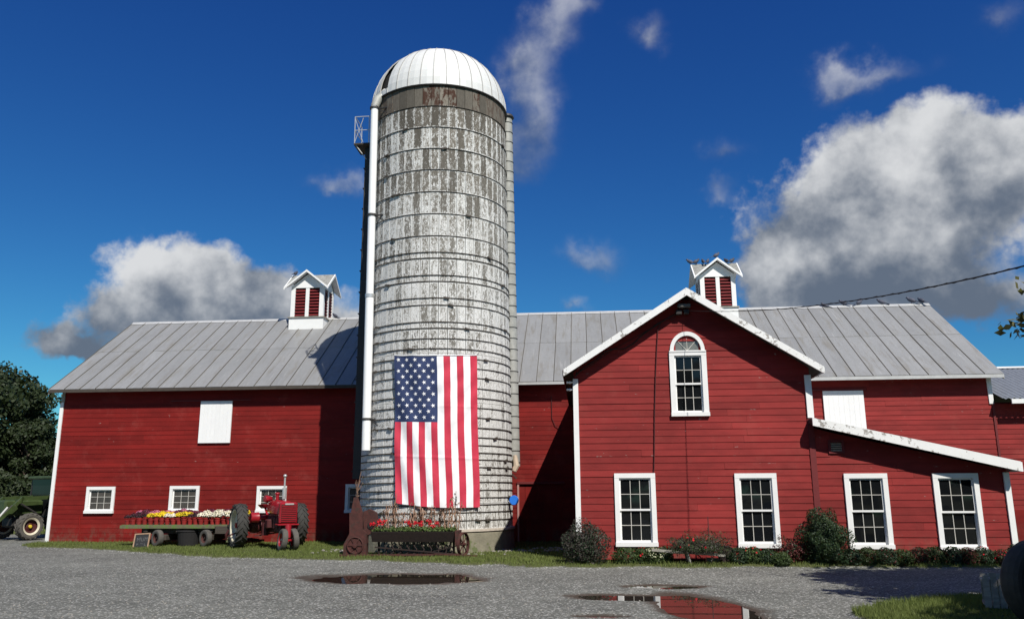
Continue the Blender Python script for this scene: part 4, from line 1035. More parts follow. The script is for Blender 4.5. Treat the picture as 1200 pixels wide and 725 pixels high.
# unloading chute (right): sheet-metal tube with ribs and a dark cap
m = MB(); m.tube([(2.13, .62, 2.3), (2.04, .62, 13.15)], .19, 18); rc = m.build('unloading_chute', CHUTE, silo, smooth=True)
z = 2.4
rib = MB().lathe([(.19, 0), (.204, .004), (.204, .018), (.19, .022)], 18).mesh('chute_rib', STEELD)
while z < 13.1: link('chute_rib', rib, rc, loc=(2.13 - .09 * (z - 2.3) / 10.85, .62, z)); z += .33
MB().lathe([(.21, 0), (.25, .04), (.22, .12), (.05, .17)], 18).build('chute_cap', STEELD, rc, loc=(2.04, .62, 13.13))
m = MB(); m.tube([(2.2, .3, 2.6), (2.24, .25, 2.3), (2.17, .2, 2.15)], [.06, .09, .07], 8); m.build('torn_duct_end', TAN, rc)
m = MB(); m.bar((2.1, .1, 2.1), (2.25, .15, 1.95), .05); m.bar((2.05, .1, 2.2), (2.25, .12, 2.12), .03); m.build('latch', RUST, rc)
# blue disc hung at the silo's right
o = empty('blue_disc', (-1.98, 22.85, 1.38), 0, 'round bright blue plastic disc hung at the right edge of the silo', 'disc')
m = MB(); m.lathe([(.02, -.03), (.09, -.028), (.125, -.01), (.13, .01), (.12, .02), (.02, .02)], 24, Matrix.Rotation(PI / 2, 4, 'X')); m.build('disc', BLUEP, o, smooth=True)
m = MB(); m.bar((-.02, .02, 0), (-.16, .32, 0.02), .02); m.build('bracket', STEELD, o)

# ------------------------------------------------------------------ flag
FLW, FRD, FBL = pmat('white_flag_cloth', (0.80, 0.80, 0.81), .8, var=.08, bmp=.15, bscale=20), pmat('red_flag_cloth', (0.50, 0.028, 0.060), .8, var=.25, bmp=.15, bscale=20), pmat('navy_flag_cloth', (0.020, 0.036, 0.105), .8, var=.35, bmp=.15, bscale=20)
TL, TR, BLc, BR = (-5.05, 5.19), (-2.86, 5.20), (-4.90, 1.33), (-2.78, 1.22)
def flag_pt(s, t, off=0.0):
    x = (TL[0] * (1 - s) + TR[0] * s) * (1 - t) + (BLc[0] * (1 - s) + BR[0] * s) * t
    z = (TL[1] * (1 - s) + TR[1] * s) * (1 - t) + (BLc[1] * (1 - s) + BR[1] * s) * t
    z -= .055 * math.sin(PI * s) ** .7 * (1 - t) ** 3; z -= t ** 6 * .05 * math.sin(PI * s)
    x += .02 * math.sin(t * 7 + s * 2) * t
    dx = x - SC.x
    y = SC.y - math.sqrt(max(SR + .045, .1) ** 2 - min(abs(dx), 1.7) ** 2)
    d = (s * 1.6 + (1 - t) * 1.1); fade = .35 + .65 * math.exp(-s * 2.2)
    fold = .030 * fade * math.sin(17 * (s * 1.3 - t * .55) + 2.5 * math.sin(3 * t + 1)) + .013 * math.sin(46 * (s * .5 + t * .9) + 2 * math.sin(6 * s)) * (.6 + .4 * math.sin(7 * t)) + .006 * mnoise.noise(Vector((s * 9, t * 16, 0)))
    curl = .05 * max(0, s - .93) / .07 * t + .05 * max(0, .06 - s) / .06 * t
    y -= .028 + fold + curl + off + .010 * math.exp(-((t - .69) / .008) ** 2) + .006 * math.exp(-((t - .35) / .008) ** 2)
    return (x, y, z)
flag = empty('american_flag', (-3.9, 21.2, 1.2), 0, 'large American flag hung vertically on the front of the silo', 'flag')
NU, NV = 104, 150
m = MB(); m.v = [flag_pt(i / NU, j / NV) for j in range(NV + 1) for i in range(NU + 1)]
for j in range(NV):
    for i in range(NU):
        s = (i + .5) / NU; t = (j + .5) / NV; st = int(s * 13)
        mi = 2 if (s < 7 / 13 and t < .462) else (0 if st % 2 == 0 else 1)
        a = j * (NU + 1) + i; m.f.append((a, a + NU + 1, a + NU + 2, a + 1)); m.m.append(mi)
cl = m.build('cloth', [FRD, FLW, FBL], flag, world=True, smooth=True)
m = MB()
for r_ in range(11):
    n = 5 if r_ % 2 == 0 else 4
    for q in range(n):
        cs = (7 / 13) * ((q + .5) / 5 if n == 5 else (q + 1) / 5); ct = .462 * (r_ + .75) / 11.6
        pts = []
        for k in range(10):
            rad = .062 if k % 2 == 0 else .0245; an = PI / 2 + k * PI / 5 + .25
            pts.append(flag_pt(cs + rad * math.cos(an) / 2.19, ct - rad * math.sin(an) / 3.9, .006))
        c_ = flag_pt(cs, ct, .007); b = len(m.v); m.v += [c_] + pts
        for k in range(10): m.f.append((b, b + 1 + k, b + 1 + (k + 1) % 10)); m.m.append(0)
m.build('stars', FLW, flag, world=True, kind='stuff')
m = MB(); m.tube([flag_pt(i / 24, 0, .004) for i in range(25)], .014, 6); m.build('header_tape', FLW, flag, world=True)
for s_, t_, dx in ((0, 0, -.12), (1, 0, .14), (0, 1, -.1), (1, 1, .12)):
    p = flag_pt(s_, t_); m = MB(); m.tube([p, (p[0] + dx * .3, p[1], p[2] + (.05 if t_ == 0 else -.04))], .01, 6); m.build('tie_cord', CABLE, flag, world=True)

# ------------------------------------------------------------------ foliage kit
def leaf_quads(P, Nn, size, aspect=.6, rng=nr):
    """P centres (n,3), Nn preferred normals"""
    n = len(P); r = rng.normal(size=(n, 3)); Nn = Nn + r * 0.7; Nn /= np.linalg.norm(Nn, axis=1, keepdims=True) + 1e-9
    t = rng.normal(size=(n, 3)); t -= (t * Nn).sum(1, keepdims=True) * Nn; t /= np.linalg.norm(t, axis=1, keepdims=True) + 1e-9
    b = np.cross(Nn, t); s = (size * rng.uniform(.6, 1.3, n))[:, None]
    return np.stack([P - t * s, P - b * s * aspect, P + t * s, P + b * s * aspect], 1)
def ball_leaves(n, r, size, c=(0, 0, 0), fill=.35, flat=0.0, seed=1, aspect=.6, lump=.18):
    rg = np.random.default_rng(seed); d = rg.normal(size=(n, 3)); d /= np.linalg.norm(d, axis=1, keepdims=True)
    if flat: d[:, 2] = np.abs(d[:, 2]) * (1 - flat) + d[:, 2] * flat
    ph = rg.uniform(0, 6, 3)
    l = 1 + lump * (np.sin(d[:, 0] * 5 + ph[0]) * np.sin(d[:, 1] * 5 + ph[1]) + .7 * np.sin(d[:, 2] * 7 + ph[2] + d[:, 0] * 4))
    rr = (1 - fill * rg.uniform(0, 1, n) ** 1.5) * l
    P = d * rr[:, None] * np.array(r) + np.array(c)
    return leaf_quads(P, d, size, aspect, rg)
def tree_meshes(seed, H, R, nclump, nleaf, lsize, leafm, trunk_h=.28, crown_c=.62, crown_h=.42, rt_=.25, drop=None):
    rg = np.random.default_rng(seed); py = random.Random(seed); m = MB()
    top = H * .8
    m.tube([(0, 0, -.1), (0, 0, H * .08), (py.uniform(-.1, .1), py.uniform(-.1, .1), H * .35), (py.uniform(-.3, .3), py.uniform(-.3, .3), top)], [rt_ * 1.4, rt_, rt_ * .75, rt_ * .15], 10)
    cl = []; quads = []
    for i in range(nclump):
        d = rg.normal(size=3); d /= np.linalg.norm(d); rr = rg.uniform(.45, 1.0) ** .6
        c = np.array([d[0] * R * rr, d[1] * R * rr, H * crown_c + d[2] * H * crown_h * rr * .92])
        if c[2] < H * trunk_h: c[2] = H * trunk_h + rg.uniform(0, .1 * H)
        tp = 1 - .35 * max(0, (c[2] / H - .6) / .4); c[0] *= tp; c[1] *= tp
        cr = R * rg.uniform(.22, .38); k = nleaf // nclump
        dd = rg.normal(size=(k, 3)); dd /= np.linalg.norm(dd, axis=1, keepdims=True)
        P = c + dd * (cr * rg.uniform(.35, 1.05, k) ** .7)[:, None] * np.array([1, 1, .7]); 
        quads.append(leaf_quads(P, dd + np.array([0, 0, .4]), lsize, .6, rg))
        if i % 2 == 0:
            zb = max(H * trunk_h * .8, min(top * .9, c[2] - R * .35)); m.tube([(0, 0, zb), tuple(c * .5 + np.array([0, 0, zb]) * .5 + np.array([0, 0, .1])), tuple(c)], [rt_ * .38, rt_ * .22, rt_ * .05], 6)
    return m.mesh('trunk', BARK, smooth=True), np_mesh('crown', np.concatenate(quads), 4, [leafm])
TR1 = tree_meshes(11, 9.0, 3.6, 80, 26000, .13, LEAFT, trunk_h=.10, crown_c=.54, crown_h=.46)
TR2 = tree_meshes(12, 8.0, 3.2, 70, 22000, .13, LEAFT, trunk_h=.08, crown_c=.52, crown_h=.46)
def tree(loc, me, rz, sc, label, group=None, cat='tree', name='tree'):
    t = empty(name, loc, rz, label, cat, group); t.scale = (sc, sc, sc)
    link('trunk', me[0], t); link('crown', me[1], t); return t
for (x, y, k, r_, s, lab) in ((-31.4, 38.5, TR1, .3, .93, 'broad dark green tree at the left edge behind the green tractor'), (-26.9, 43.0, TR2, 1.7, .74, 'shorter dark tree just left of the white barn corner board'),
        (-36.0, 41.0, TR2, 2.9, 1.12, 'tall dark tree cut by the left edge of the photo'), (-28.4, 40.0, TR2, 4.2, .70, 'dark tree filling the gap between the broad tree and the barn'), (-35.5, 47.0, TR1, 5.0, 1.05, 'dark tree farther back behind the broad tree')):
    tree((x, y, 0), k, r_, s, lab, 'trees beyond the barn')
for i, (x, y, sc) in enumerate(((-29.5, 36.0, 1.5), (-27.2, 37.5, 1.3), (-25.2, 39.5, 1.3), (-32.2, 36.5, 1.6))):
    o = empty('hedge_bush', (x, y, 0), i * 1.3, '%s low dark bush from the right under the trees behind the green tractor' % ('first', 'second', 'third', 'fourth')[(2, 1, 0, 3)[i]], 'bush', 'bushes under the trees')
    q = ball_leaves(5200, (1.5 * sc, 1.2 * sc, 1.25 * sc), .10, (0, 0, .8 * sc), .5, .3, 500 + i, .6, .2); q[:, :, 2] = np.maximum(q[:, :, 2], .02)
    link('foliage', np_mesh('foliage', q, 4, [LEAFT]), o); m = MB(); m.tube([(0, 0, 0), (.1, 0, 1.2 * sc)], [.08, .03], 6); m.build('stem', BARK, o)
for (x, y, k, r_, s, lab) in ((-30, -26, TR1, 1, 1.3, 'leftmost'), (-21, -29, TR2, 2, 1.6, 'second'), (-13, -27, TR1, 3.3, 1.4, 'third'), (-5, -30, TR2, 4, 1.5, 'fourth'), (2, -27, TR1, 5, 1.5, 'fifth'), (8.5, -30, TR2, .5, 1.5, 'sixth'), (15, -27, TR1, 2.2, 1.5, 'seventh'), (22, -30, TR2, 3, 1.6, 'eighth'), (30, -27, TR1, 4.4, 1.5, 'ninth')):
    tree((x, y, 0), k, r_, s, '%s broadleaf tree from the left across the yard, only reflected in window glass' % lab, 'trees across the yard')
# tree to the right of the frame: one branch hangs into view, its crown shades the yard
TR3 = tree_meshes(21, 8.3, 3.3, 80, 26000, .12, LEAFL, trunk_h=.34, crown_c=.64, crown_h=.33, rt_=.2)
t3 = tree((9.9, 10.2, 0), TR3, .6, 1.0, 'tree beyond the right edge whose leafy branch hangs into the picture')
SH = Vector((.8 * 1.0, -.2 * 1.0, 0))
m = MB(); bp = [(-.8, .05, 3.3), (-1.9, .35, 3.6), (-3.2, .8, 3.85), (-4.35, 1.0, 3.72), (-5.0, 1.0, 3.62)]
def rotl(p): p = (p[0] + .8, p[1] - .2, p[2]); c_, s_ = math.cos(-.6), math.sin(-.6); return (p[0] * c_ - p[1] * s_, p[0] * s_ + p[1] * c_, p[2])
m.tube([rotl(p) for p in bp], [.07, .05, .035, .018, .006], 8)
for q in ((-4.4, 1.0, 3.72, -4.95, .9, 4.15), (-3.9, .9, 3.8, -4.6, .8, 4.3), (-4.5, 1.0, 3.7, -4.75, 1.0, 3.2)): m.tube([rotl(q[:3]), rotl(q[3:])], [.014, .004], 6)
br = m.build('branch', BARK, t3)
rg = np.random.default_rng(9); Ps = []
for (x, y, z, r, n) in ((-4.95, 1.0, 3.68, .17, 60), (-5.25, .98, 3.62, .06, 8), (-4.75, .95, 3.78, .2, 80), (-4.5, .95, 3.9, .22, 90), (-4.85, .9, 4.2, .15, 50), (-4.6, .8, 4.35, .17, 60), (-4.7, 1, 3.4, .14, 40), (-4.62, 1, 3.15, .10, 22), (-4.1, .9, 4.1, .4, 160), (-3.6, .9, 3.8, .45, 160)):
    P = np.array([x, y, z]) + rg.normal(size=(n, 3)) * r * .55; Ps.append(P)
P = np.array([rotl(p) for p in np.concatenate(Ps)]); d = np.tile(np.array([[0, -.6, .7]]), (len(P), 1))
link('branch_leaves', np_mesh('branch_leaves', leaf_quads(P, d, .062, .55, rg), 4, [LEAFL]), t3)
# sapling left of the frame: casts the small twig shadow in the lower left corner
tree((10.2, 4.4, 0), TR3, 1.9, 1.0, 'unseen tree added outside the right edge to shade the blue tractor')  # unseen tree, added for the shade it throws on the blue tractor
t4 = tree((-11.6, 7.2, 0), TR3, 2.2, .62, 'small tree outside the left edge that throws a twig shadow on the gravel')

# ------------------------------------------------------------------ shrubs and bedding along the wing
def shrub(name, loc, r, n, size, mats, mix=None, blooms=None, label='', cat='shrub', group=None, seed=1, flat=1.0, fill=.6, stems=None, lump=.18, aspect=.6, cz=.60):
    r = (r[0], r[1], r[2] * 1.08)
    """one plant: stems + foliage (+ blooms) as parts"""
    z = float(ground_h(loc[0], loc[1])) - .01
    o = empty(name, (loc[0], loc[1], z), 0, label, cat, group)
    rg = np.random.default_rng(seed)
    q = ball_leaves(n, r, size, (0, 0, r[2] * cz), fill, flat, seed, aspect, lump)
    q[:, :, 2] = np.maximum(q[:, :, 2], .005)
    mi = (rg.uniform(size=len(q)) < mix).astype(int) if mix else None
    link('foliage', np_mesh('foliage', q, 4, mats, mi), o)
    m = MB(); py = random.Random(seed)
    for i in range(7):
        a = py.uniform(0, 2 * PI); m.tube([(0, 0, 0), (math.cos(a) * r[0] * .3, math.sin(a) * r[1] * .3, r[2] * .6), (math.cos(a) * r[0] * .6, math.sin(a) * r[1] * .6, r[2] * 1.2)], [.014, .01, .004], 5)
    m.build('stem', BARK, o)
    if blooms:
        bm, bn, bs = blooms; d = rg.normal(size=(bn, 3)); d[:, 2] = np.abs(d[:, 2]) + .15; d[:, 1] -= .3; d /= np.linalg.norm(d, axis=1, keepdims=True)
        P = d * np.array(r) * 1.03 + np.array([0, 0, r[2] * cz])
        a = leaf_quads(P, d * 2, bs, .9, rg); b = leaf_quads(P + d * .006, d * 2, bs * .8, .9, rg)
        link('blooms', np_mesh('blooms', np.concatenate([a, b]), 4, [bm]), o, kind='stuff')
    return o
def twiggy(o, n, r, seed, mat, rad=.004, base=.1):
    m = MB(); py = random.Random(seed)
    for i in range(n):
        a = py.uniform(0, 2 * PI); e = py.uniform(.15, 1.45); L = py.uniform(.7, 1.12)
        d = Vector((math.cos(a) * math.cos(e) * r[0], math.sin(a) * math.cos(e) * r[1], math.sin(e) * r[2] * 1.75)) * L
        m.tube([(0, 0, base), tuple(d * .55 + Vector((0, 0, .08))), tuple(d + Vector((py.uniform(-.04, .04), 0, py.uniform(-.05, .02))))], [rad * 1.8, rad, rad * .4], 4)
    m.build('twigs', mat, o)
s1 = shrub('twiggy_shrub', (-0.06, 18.62), (.54, .5, .54), 8500, .022, [LEAFBR, LEAFY], .35, None, 'rounded brownish shrub at the left corner of the gabled wing', 'shrub', seed=4, lump=.12, fill=.7)
twiggy(s1, 160, (.52, .47, .50), 3, pmat('brown_twig', (.07, .05, .042), .8))
shrub('yew_shrub', (5.02, 18.55), (.47, .45, .58), 17000, .022, [LEAFY, LEAFB], .25, None, 'dark green upright yew shrub between the wing and the lean-to windows', 'shrub', seed=8, lump=.24, fill=.6, cz=.80)
twiggy(bpy.data.objects['yew_shrub'], 120, (.46, .44, .60), 8, pmat('yew_shoot', (.022, .032, .016), .8), .006)
shrub('barberry_shrub', (4.40, 18.75), (.40, .3, .32), 3600, .022, [LEAFR, LEAFY], .3, None, 'dark red leaved barberry leaning beside the dark green yew', 'shrub', seed=9, fill=.8, lump=.3)
bed = [(.83, 18.62, .30, .17, LEAFB, None, 'plain green chrysanthemum mound below the left wing window'),
       (1.17, 18.68, .17, .16, LEAFB, (P_RED, 14, .022), 'small red flowering plant between the green mound and the cream mound'),
       (1.40, 18.60, .22, .16, LEAFB, (P_CREAM, 110, .018), 'cream flowering chrysanthemum mound below the left wing window'),
       (1.66, 18.72, .17, .17, LEAFB, (P_CREAM, 30, .014), 'budding chrysanthemum mound at the right of the cream mound'),
       (3.22, 18.62, .26, .17, LEAFY, None, 'dark green mound left of the red blooms under the right wing window'),
       (3.50, 18.66, .22, .17, LEAFB, (P_RED, 16, .024), 'red flowering plant under the right wing window'),
       (3.80, 18.62, .24, .15, LEAFY, None, 'dark green mound right of the red blooms under the right wing window'),
       (4.06, 18.48, .2, .13, LEAFB, None, 'low green mound in front of the barberry')]
for i, (x, y, r, h, lm_, bl, lab) in enumerate(bed):
    shrub('bedding_plant', (x, y), (r * 1.1, .24, h * 1.22), 2600, .020, [lm_, LEAFG], .06, bl, lab, 'bedding plant', 'bedding plants along the wing', seed=40 + i, fill=.4, lump=.08)
ordn = ['first', 'second', 'third', 'fourth', 'fifth', 'sixth', 'seventh', 'eighth', 'ninth', 'tenth', 'eleventh', 'twelfth', 'thirteenth', 'fourteenth', 'fifteenth', 'sixteenth', 'seventeenth', 'eighteenth', 'nineteenth', 'twentieth', 'twenty-first', 'twenty-second', 'twenty-third']
xs_ = [5.55, 5.88, 6.24, 6.60, 6.93, 7.22, 7.58, 7.92, 8.24, 8.56, 8.88]
for i, x in enumerate(xs_):
    red = i in (4, 7, 9)
    shrub('bedding_plant', (x, 18.60 + rnd.uniform(-.05, .05)), (rnd.uniform(.20, .24), .24, rnd.uniform(.19, .235) - (.02 if red else 0)), 2600, .020, [LEAFB if i % 2 else LEAFY, LEAFR], .5 if red else .05, (P_RED, 12, .018) if i in (8, 9) else None,
          '%s %s mound from the left in the row below the lean-to windows' % (ordn[i], 'reddish' if red else 'dark green'), 'bedding plant', 'bedding plants below the lean-to', seed=60 + i, fill=.4, lump=.08)

# ------------------------------------------------------------------ wheelbarrow planter with planks
gz = lambda x, y: float(ground_h(x, y))
wb = empty('wheelbarrow', (2.35, 18.6, gz(2.35, 18.6)), 0, 'old wooden wheelbarrow filled with flowers against the wing wall', 'wheelbarrow')
m = MB(); m.rings([[(-.30, -.22, .22), (.28, -.22, .22), (.28, .22, .22), (-.30, .22, .22)], [(-.42, -.28, .42), (.46, -.28, .42), (.46, .28, .42), (-.42, .28, .42)]]); m.build('tray', WOODD, wb)
for sy in (-1, 1):
    m = MB(); m.bar((-1.0, sy * .22, .30), (.55, sy * .14, .18), .04, .05); m.build('handle', WOODG, wb)
    m = MB(); m.bar((-.25, sy * .2, .25), (-.2, sy * .26, 0.0), .04); m.build('leg', WOODG, wb)
m = MB(); m.lathe([(.05, -.03), (.17, -.025), (.19, 0), (.17, .025), (.05, .03)], 20, Matrix.Translation((.60, 0, .19)) @ Matrix.Rotation(PI / 2, 4, 'X')); m.build('wheel', RUSTD, wb)
# plants in the barrow
for (dx, dy, r, n, mt, bl, lab) in ((-.26, 0, (.40, .40, .24), 4200, [LEAFBR, LEAFB], (P_RED, 14, .026), 'red geraniums at the left end of the wheelbarrow planter'), (.20, 0, (.46, .40, .26), 5000, [LEAFB, LEAFBR], (P_RED, 5, .026), 'grey green trailing plant at the right end of the wheelbarrow planter')):
    o = shrub('barrow_plant', (2.35 + dx, 18.50), r, n, .026, mt, .5, bl, lab, 'plant', 'plants in the wheelbarrow', seed=int(90 + dx * 10), fill=.9, lump=.35, aspect=.3, flat=.7, cz=.55)
    o.location.z += .20; twiggy(o, 60, (r[0] * 1.15, r[1], r[2]), 5, HUSK if dx > 0 else LEAFBR, .003, 0)
m = MB(); m.bar((0, 0, 0), (0, 0, .62), .018); o = m.build('garden_stake', CLR, loc=(2.62, 18.75, gz(2.62, 18.75) + .35)); tag(o, 'thin dark red stake standing in the wheelbarrow flowers', 'stake')
m = MB(); m.tube([(0, 0, 0), (-.18, .1, .30), (-.42, .2, .55), (-.62, .25, .62)], [.012, .012, .01, .006], 6); o = m.build('bent_branch', BARK, loc=(3.1, 18.6, gz(3.1, 18.6))); tag(o, 'thin bent branch leaning out of the wheelbarrow to the ground at its right', 'branch')
for (x0, x1, y, z, lab) in ((1.72, 2.10, 18.42, .32, 'short grey plank end at the left of the wheelbarrow'), (2.55, 3.0, 18.75, .12, 'weathered grey timber lying on the ground right of the wheelbarrow')):
    m = MB(); m.bbox(0, x1 - x0, 0, .14, 0, .05 if z > .3 else .11, .008); o = m.build('plank', WOODG, loc=(x0, y, gz(x0, y) + (z - .1 if z > .3 else 0)), rot=(0, .05, .05)); tag(o, lab, 'plank')
m = MB(); m.bbox(0, .16, 0, .13, 0, .13, .01); o = m.build('stone_block', CONCL, loc=(5.08, 18.72, gz(5, 18.7))); tag(o, 'pale square stone block right of the yew shrub', 'stone')

# ------------------------------------------------------------------ wheels
def tyre_mb(m, R, w, n=40, mat=None, mi=0, ri=None):
    ri = ri or R * .62
    prof = [(ri, -w * .36), (ri * 1.08, -w * .46), ((R + ri) / 2, -w * .5), (R * .93, -w * .46), (R * .985, -w * .3), (R, 0), (R * .985, w * .3), (R * .93, w * .46), ((R + ri) / 2, w * .5), (ri * 1.08, w * .46), (ri, w * .36)]
    m.lathe(prof, n, mat, mi, caps=False)
def wheel(parent, c, R, w, rim_mat, lugs=0, ri=None, axis_rot=None, disc=.3, tyre=TYRE, hub=None, rimcup=True):
    """axle along local x"""
    T = Matrix.Translation(c) @ (axis_rot or Matrix.Identity(4)) @ Matrix.Rotation(PI / 2, 4, 'Y')
    ri = ri or R * .62
    m = MB(); m.lathe([(.03, -w * .12), (ri * .35, -w * .12), (ri * .5, -w * .05 * disc), (ri * .86, -w * .10), (ri * .97, -w * .40), (ri * 1.03, -w * .42), (ri * 1.0, -w * .34), (ri * .98, 0), (ri * 1.0, w * .34), (ri * 1.03, w * .42), (ri * .97, w * .40), (ri * .86, w * .10), (ri * .5, w * .05), (ri * .3, w * .14), (.03, w * .14)], 36, T)
    wo = m.build('wheel', rim_mat, parent, smooth=True)
    m = MB(); tyre_mb(m, R * (.955 if lugs else 1), w * (.95 if lugs else 1), 44, T, 0, ri)
    if lugs:
        for i in range(lugs):
            for sd_ in (-1, 1):
                a0 = 2 * PI * (i + (.5 if sd_ > 0 else 0)) / lugs; a1 = a0 + 2 * PI / lugs * .95; da = 2 * PI / lugs * .17
                def P(a, x, r): return T @ Vector((r * math.cos(a), r * math.sin(a), x))
                q = []
                for (a, x, rb) in ((a0, sd_ * w * .03, .955), (a1, sd_ * w * .50, .91)):
                    q.append([P(a - da, x, R * (rb - .02)), P(a + da, x, R * (rb - .02)), P(a + da * .8, x, R * (rb + .045)), P(a - da * .8, x, R * (rb + .045))])
                m.rings(q)
    m.build('tyre', tyre, wo)
    m = MB(); m.lathe([(.02, -w * .3), (R * .12, -w * .28), (R * .13, w * .28), (.02, w * .3)], 14, T); m.build('hub', hub or rim_mat, wo)
    return wo

# ------------------------------------------------------------------ old row-crop tractor
def old_tractor(loc, rz, sc, body, darker, label, group=None, lg=20):
    t = empty('tractor', loc, rz, label, 'tractor', group); t.scale = (sc, sc, sc)
    for sx in (-1, 1): wheel(t, (sx * .86, 0, .62), .62, .33, CREAM if sx < 0 else body, lugs=lg, ri=.44, hub=body)
    for sx in (-1, 1):
        R_ = Matrix.Rotation(-sx * .10, 4, 'Y')
        wheel(t, (sx * .155, -2.08, .29), .29, .15, body, 0, ri=.17, axis_rot=R_, tyre=TYRED, hub=SILVER)
    m = MB(); m.tube([(-.8, 0, .62), (.8, 0, .62)], .085, 14); m.bbox(-.2, .2, -.32, .3, .42, .90, .04); m.lathe([(.02, -.14), (.20, -.13), (.22, 0), (.20, .13), (.02, .14)], 20, Matrix.Translation((-.42, -.1, .62)) @ Matrix.Rotation(PI / 2, 4, 'Y')); m.build('rear_axle', darker, t, smooth=True)
    m = MB(); m.bbox(-.15, .15, -1.72, -.3, .45, .90, .03)
    for i in range(4): m.bbox(-.2, -.14, -1.6 + i * .28, -1.42 + i * .28, .55, .86, .02)
    m.tube([(.2, -1.6, .88), (.2, -.7, .88)], .045, 10); m.bbox(-.32, -.15, -1.05, -.75, .55, .80, .03); m.tube([(-.25, -.6, .35), (-.25, -.6, .7)], .10, 12)
    m.build('engine', darker, t)
    # hood / tank: rounded profile tapering back
    rs = []
    for y, wd, zt, zb in ((-1.90, .20, 1.26, .96), (-1.80, .225, 1.31, .95), (-1.1, .225, 1.33, .97), (-.55, .21, 1.34, .99), (-.36, .17, 1.30, 1.02)):
        ring = []
        for k in range(13):
            a = PI * k / 12; ring.append((wd * math.cos(a), y, zb + (zt - zb) * (.35 + .65 * math.sin(a)) if 0 < k < 12 else zb))
        rs.append(ring)
    m = MB(); m.rings(rs); m.build('hood', body, t, smooth=True)
    m = MB(); m.bbox(-.245, .245, -2.0, -1.82, .70, 1.27, .035); gr = m.build('radiator', body, t)
    for k in range(9):
        MB().box(-.20, .20, -2.018, -1.998, .76 + k * .050, .785 + k * .050).build('grille_slat', body, gr)
    MB().box(-.205, .205, -2.004, -2.0005, .74, 1.21).build('grille_screen', RUSTD, gr)
    m = MB(); m.box(-.12, .12, -2.035, -2.018, 1.205, 1.245); m.build('nameplate', SILVER, gr)
    m = MB(); m.bbox(-.29, .29, -2.06, -1.7, .655, .70, .015); m.build('front_bolster', body, t)
    m = MB(); m.tube([(0, -2.0, .68), (0, -2.08, .33)], [.09, .06], 12); m.bar((-.16, -2.08, .28), (.16, -2.08, .28), .05); m.build('front_pedestal', body, t)
    m = MB(); m.tube([(.03, -1.35, 1.28), (.03, -1.35, 1.36)], .035, 12); m.tube([(.03, -1.35, 1.36), (.03, -1.35, 1.66)], .058, 14); m.tube([(.03, -1.35, 1.66), (.03, -1.35, 1.97)], .026, 12); m.ellip((.03, -1.35, 1.99), (.055, .055, .05), 12, 8)
    m.build('exhaust_stack', SILVER, t, smooth=True)
    m = MB(); m.tube([(-.05, -.95, 1.3), (-.05, -.95, 1.48)], .05, 12); m.ellip((-.05, -.95, 1.5), (.075, .075, .04)); m.build('air_cleaner', body, t, smooth=True)
    for sx in (-1,):
        T = Matrix.Translation((sx * .34, -.95, 1.36)) @ Matrix.Rotation(-1.25, 4, 'Z') @ Matrix.Rotation(PI / 2, 4, 'X')
        m = MB(); m.lathe([(.02, -.18), (.07, -.13), (.10, .02), (.095, .06)], 20, T); hl_ = m.build('headlight', body, t, smooth=True)
        m = MB(); m.lathe([(.01, .075), (.08, .07), (.095, .05)], 20, T); m.build('lens', body, hl_, smooth=True)
        m = MB(); m.bar((sx * .18, -.85, 1.22), (sx * .40, -.84, 1.30), .025); m.build('lamp_bracket', body, hl_)
    m = MB(); m.lathe([(.02, -.12), (.135, -.12), (.15, -.10), (.14, 0), (.15, .10), (.135, .12), (.02, .12)], 24, Matrix.Translation((-.52, -.42, .84)) @ Matrix.Rotation(PI / 2, 4, 'Y')); m.tube([(-.52, -.42, .84), (-.15, -.42, .84)], .06, 10); m.build('belt_pulley', body, t, smooth=True)
    m = MB(); rs = []
    c = Vector((0, -.02, 1.50)); ax = Matrix.Rotation(-.55, 4, 'X')
    for i in range(25):
        a = 2 * PI * i / 24; ctr = ax @ Vector((math.cos(a) * .2, math.sin(a) * .2, 0)); rad = ctr.normalized(); n_ = ax @ Vector((0, 0, 1))
        rs.append([c + ctr + (rad * math.cos(q) + n_ * math.sin(q)) * .014 for q in (0, PI / 2, PI, 3 * PI / 2)])
    m.rings(rs, caps=False); 
    for k in range(3): a = 2 * PI * k / 3; m.bar(c, c + ax @ Vector((math.cos(a) * .2, math.sin(a) * .2, 0)), .016)
    m.build('steering_wheel', STEELD, t)
    m = MB(); m.tube([(0, -.02, 1.48), (0, -1.5, 1.30)], .016, 8); m.build('steering_rod', STEELD, t)
    m = MB(); m.lathe([(.02, -.03), (.15, -.02), (.21, .05), (.22, .07), (.2, .06), (.14, 0), (.02, -.01)], 20, Matrix.Translation((0, .50, 1.12))); m.bar((0, .15, .85), (0, .5, 1.1), .06, .02); m.build('seat', body, t, smooth=True)
    m = MB(); m.bar((0, .2, .42), (0, .85, .36), .10, .03); m.bar((-.35, .75, .36), (.35, .75, .36), .05, .025); m.bar((-.1, .3, .5), (-.5, .6, .4), .03); m.build('drawbar', darker, t)
    m = MB(); m.bar((-.45, -.2, .32), (.2, -.5, .42), .04); m.bar((-.55, .25, .5), (-1.15, .1, .32), .035); m.tube([(-1.15, .1, .22), (-1.18, .05, .36), (-1.12, .02, .50)], .035, 8); m.build('lift_arm', darker, t)
    return t
FZ = gz(-9.0, 23.0)
old_tractor((-9.30, 24.05, gz(-9.2, 24)), math.radians(36), 1.0, FRED, FREDD, 'antique red row-crop tractor with silver exhaust stack parked on the grass beside the flower wagon')
old_tractor((5.37, 9.65, gz(5.4, 9.7) - .02), math.radians(112), .78, BLUE, STEELD, 'old blue tractor in deep shade at the right edge with one dark wheel in view', lg=0)
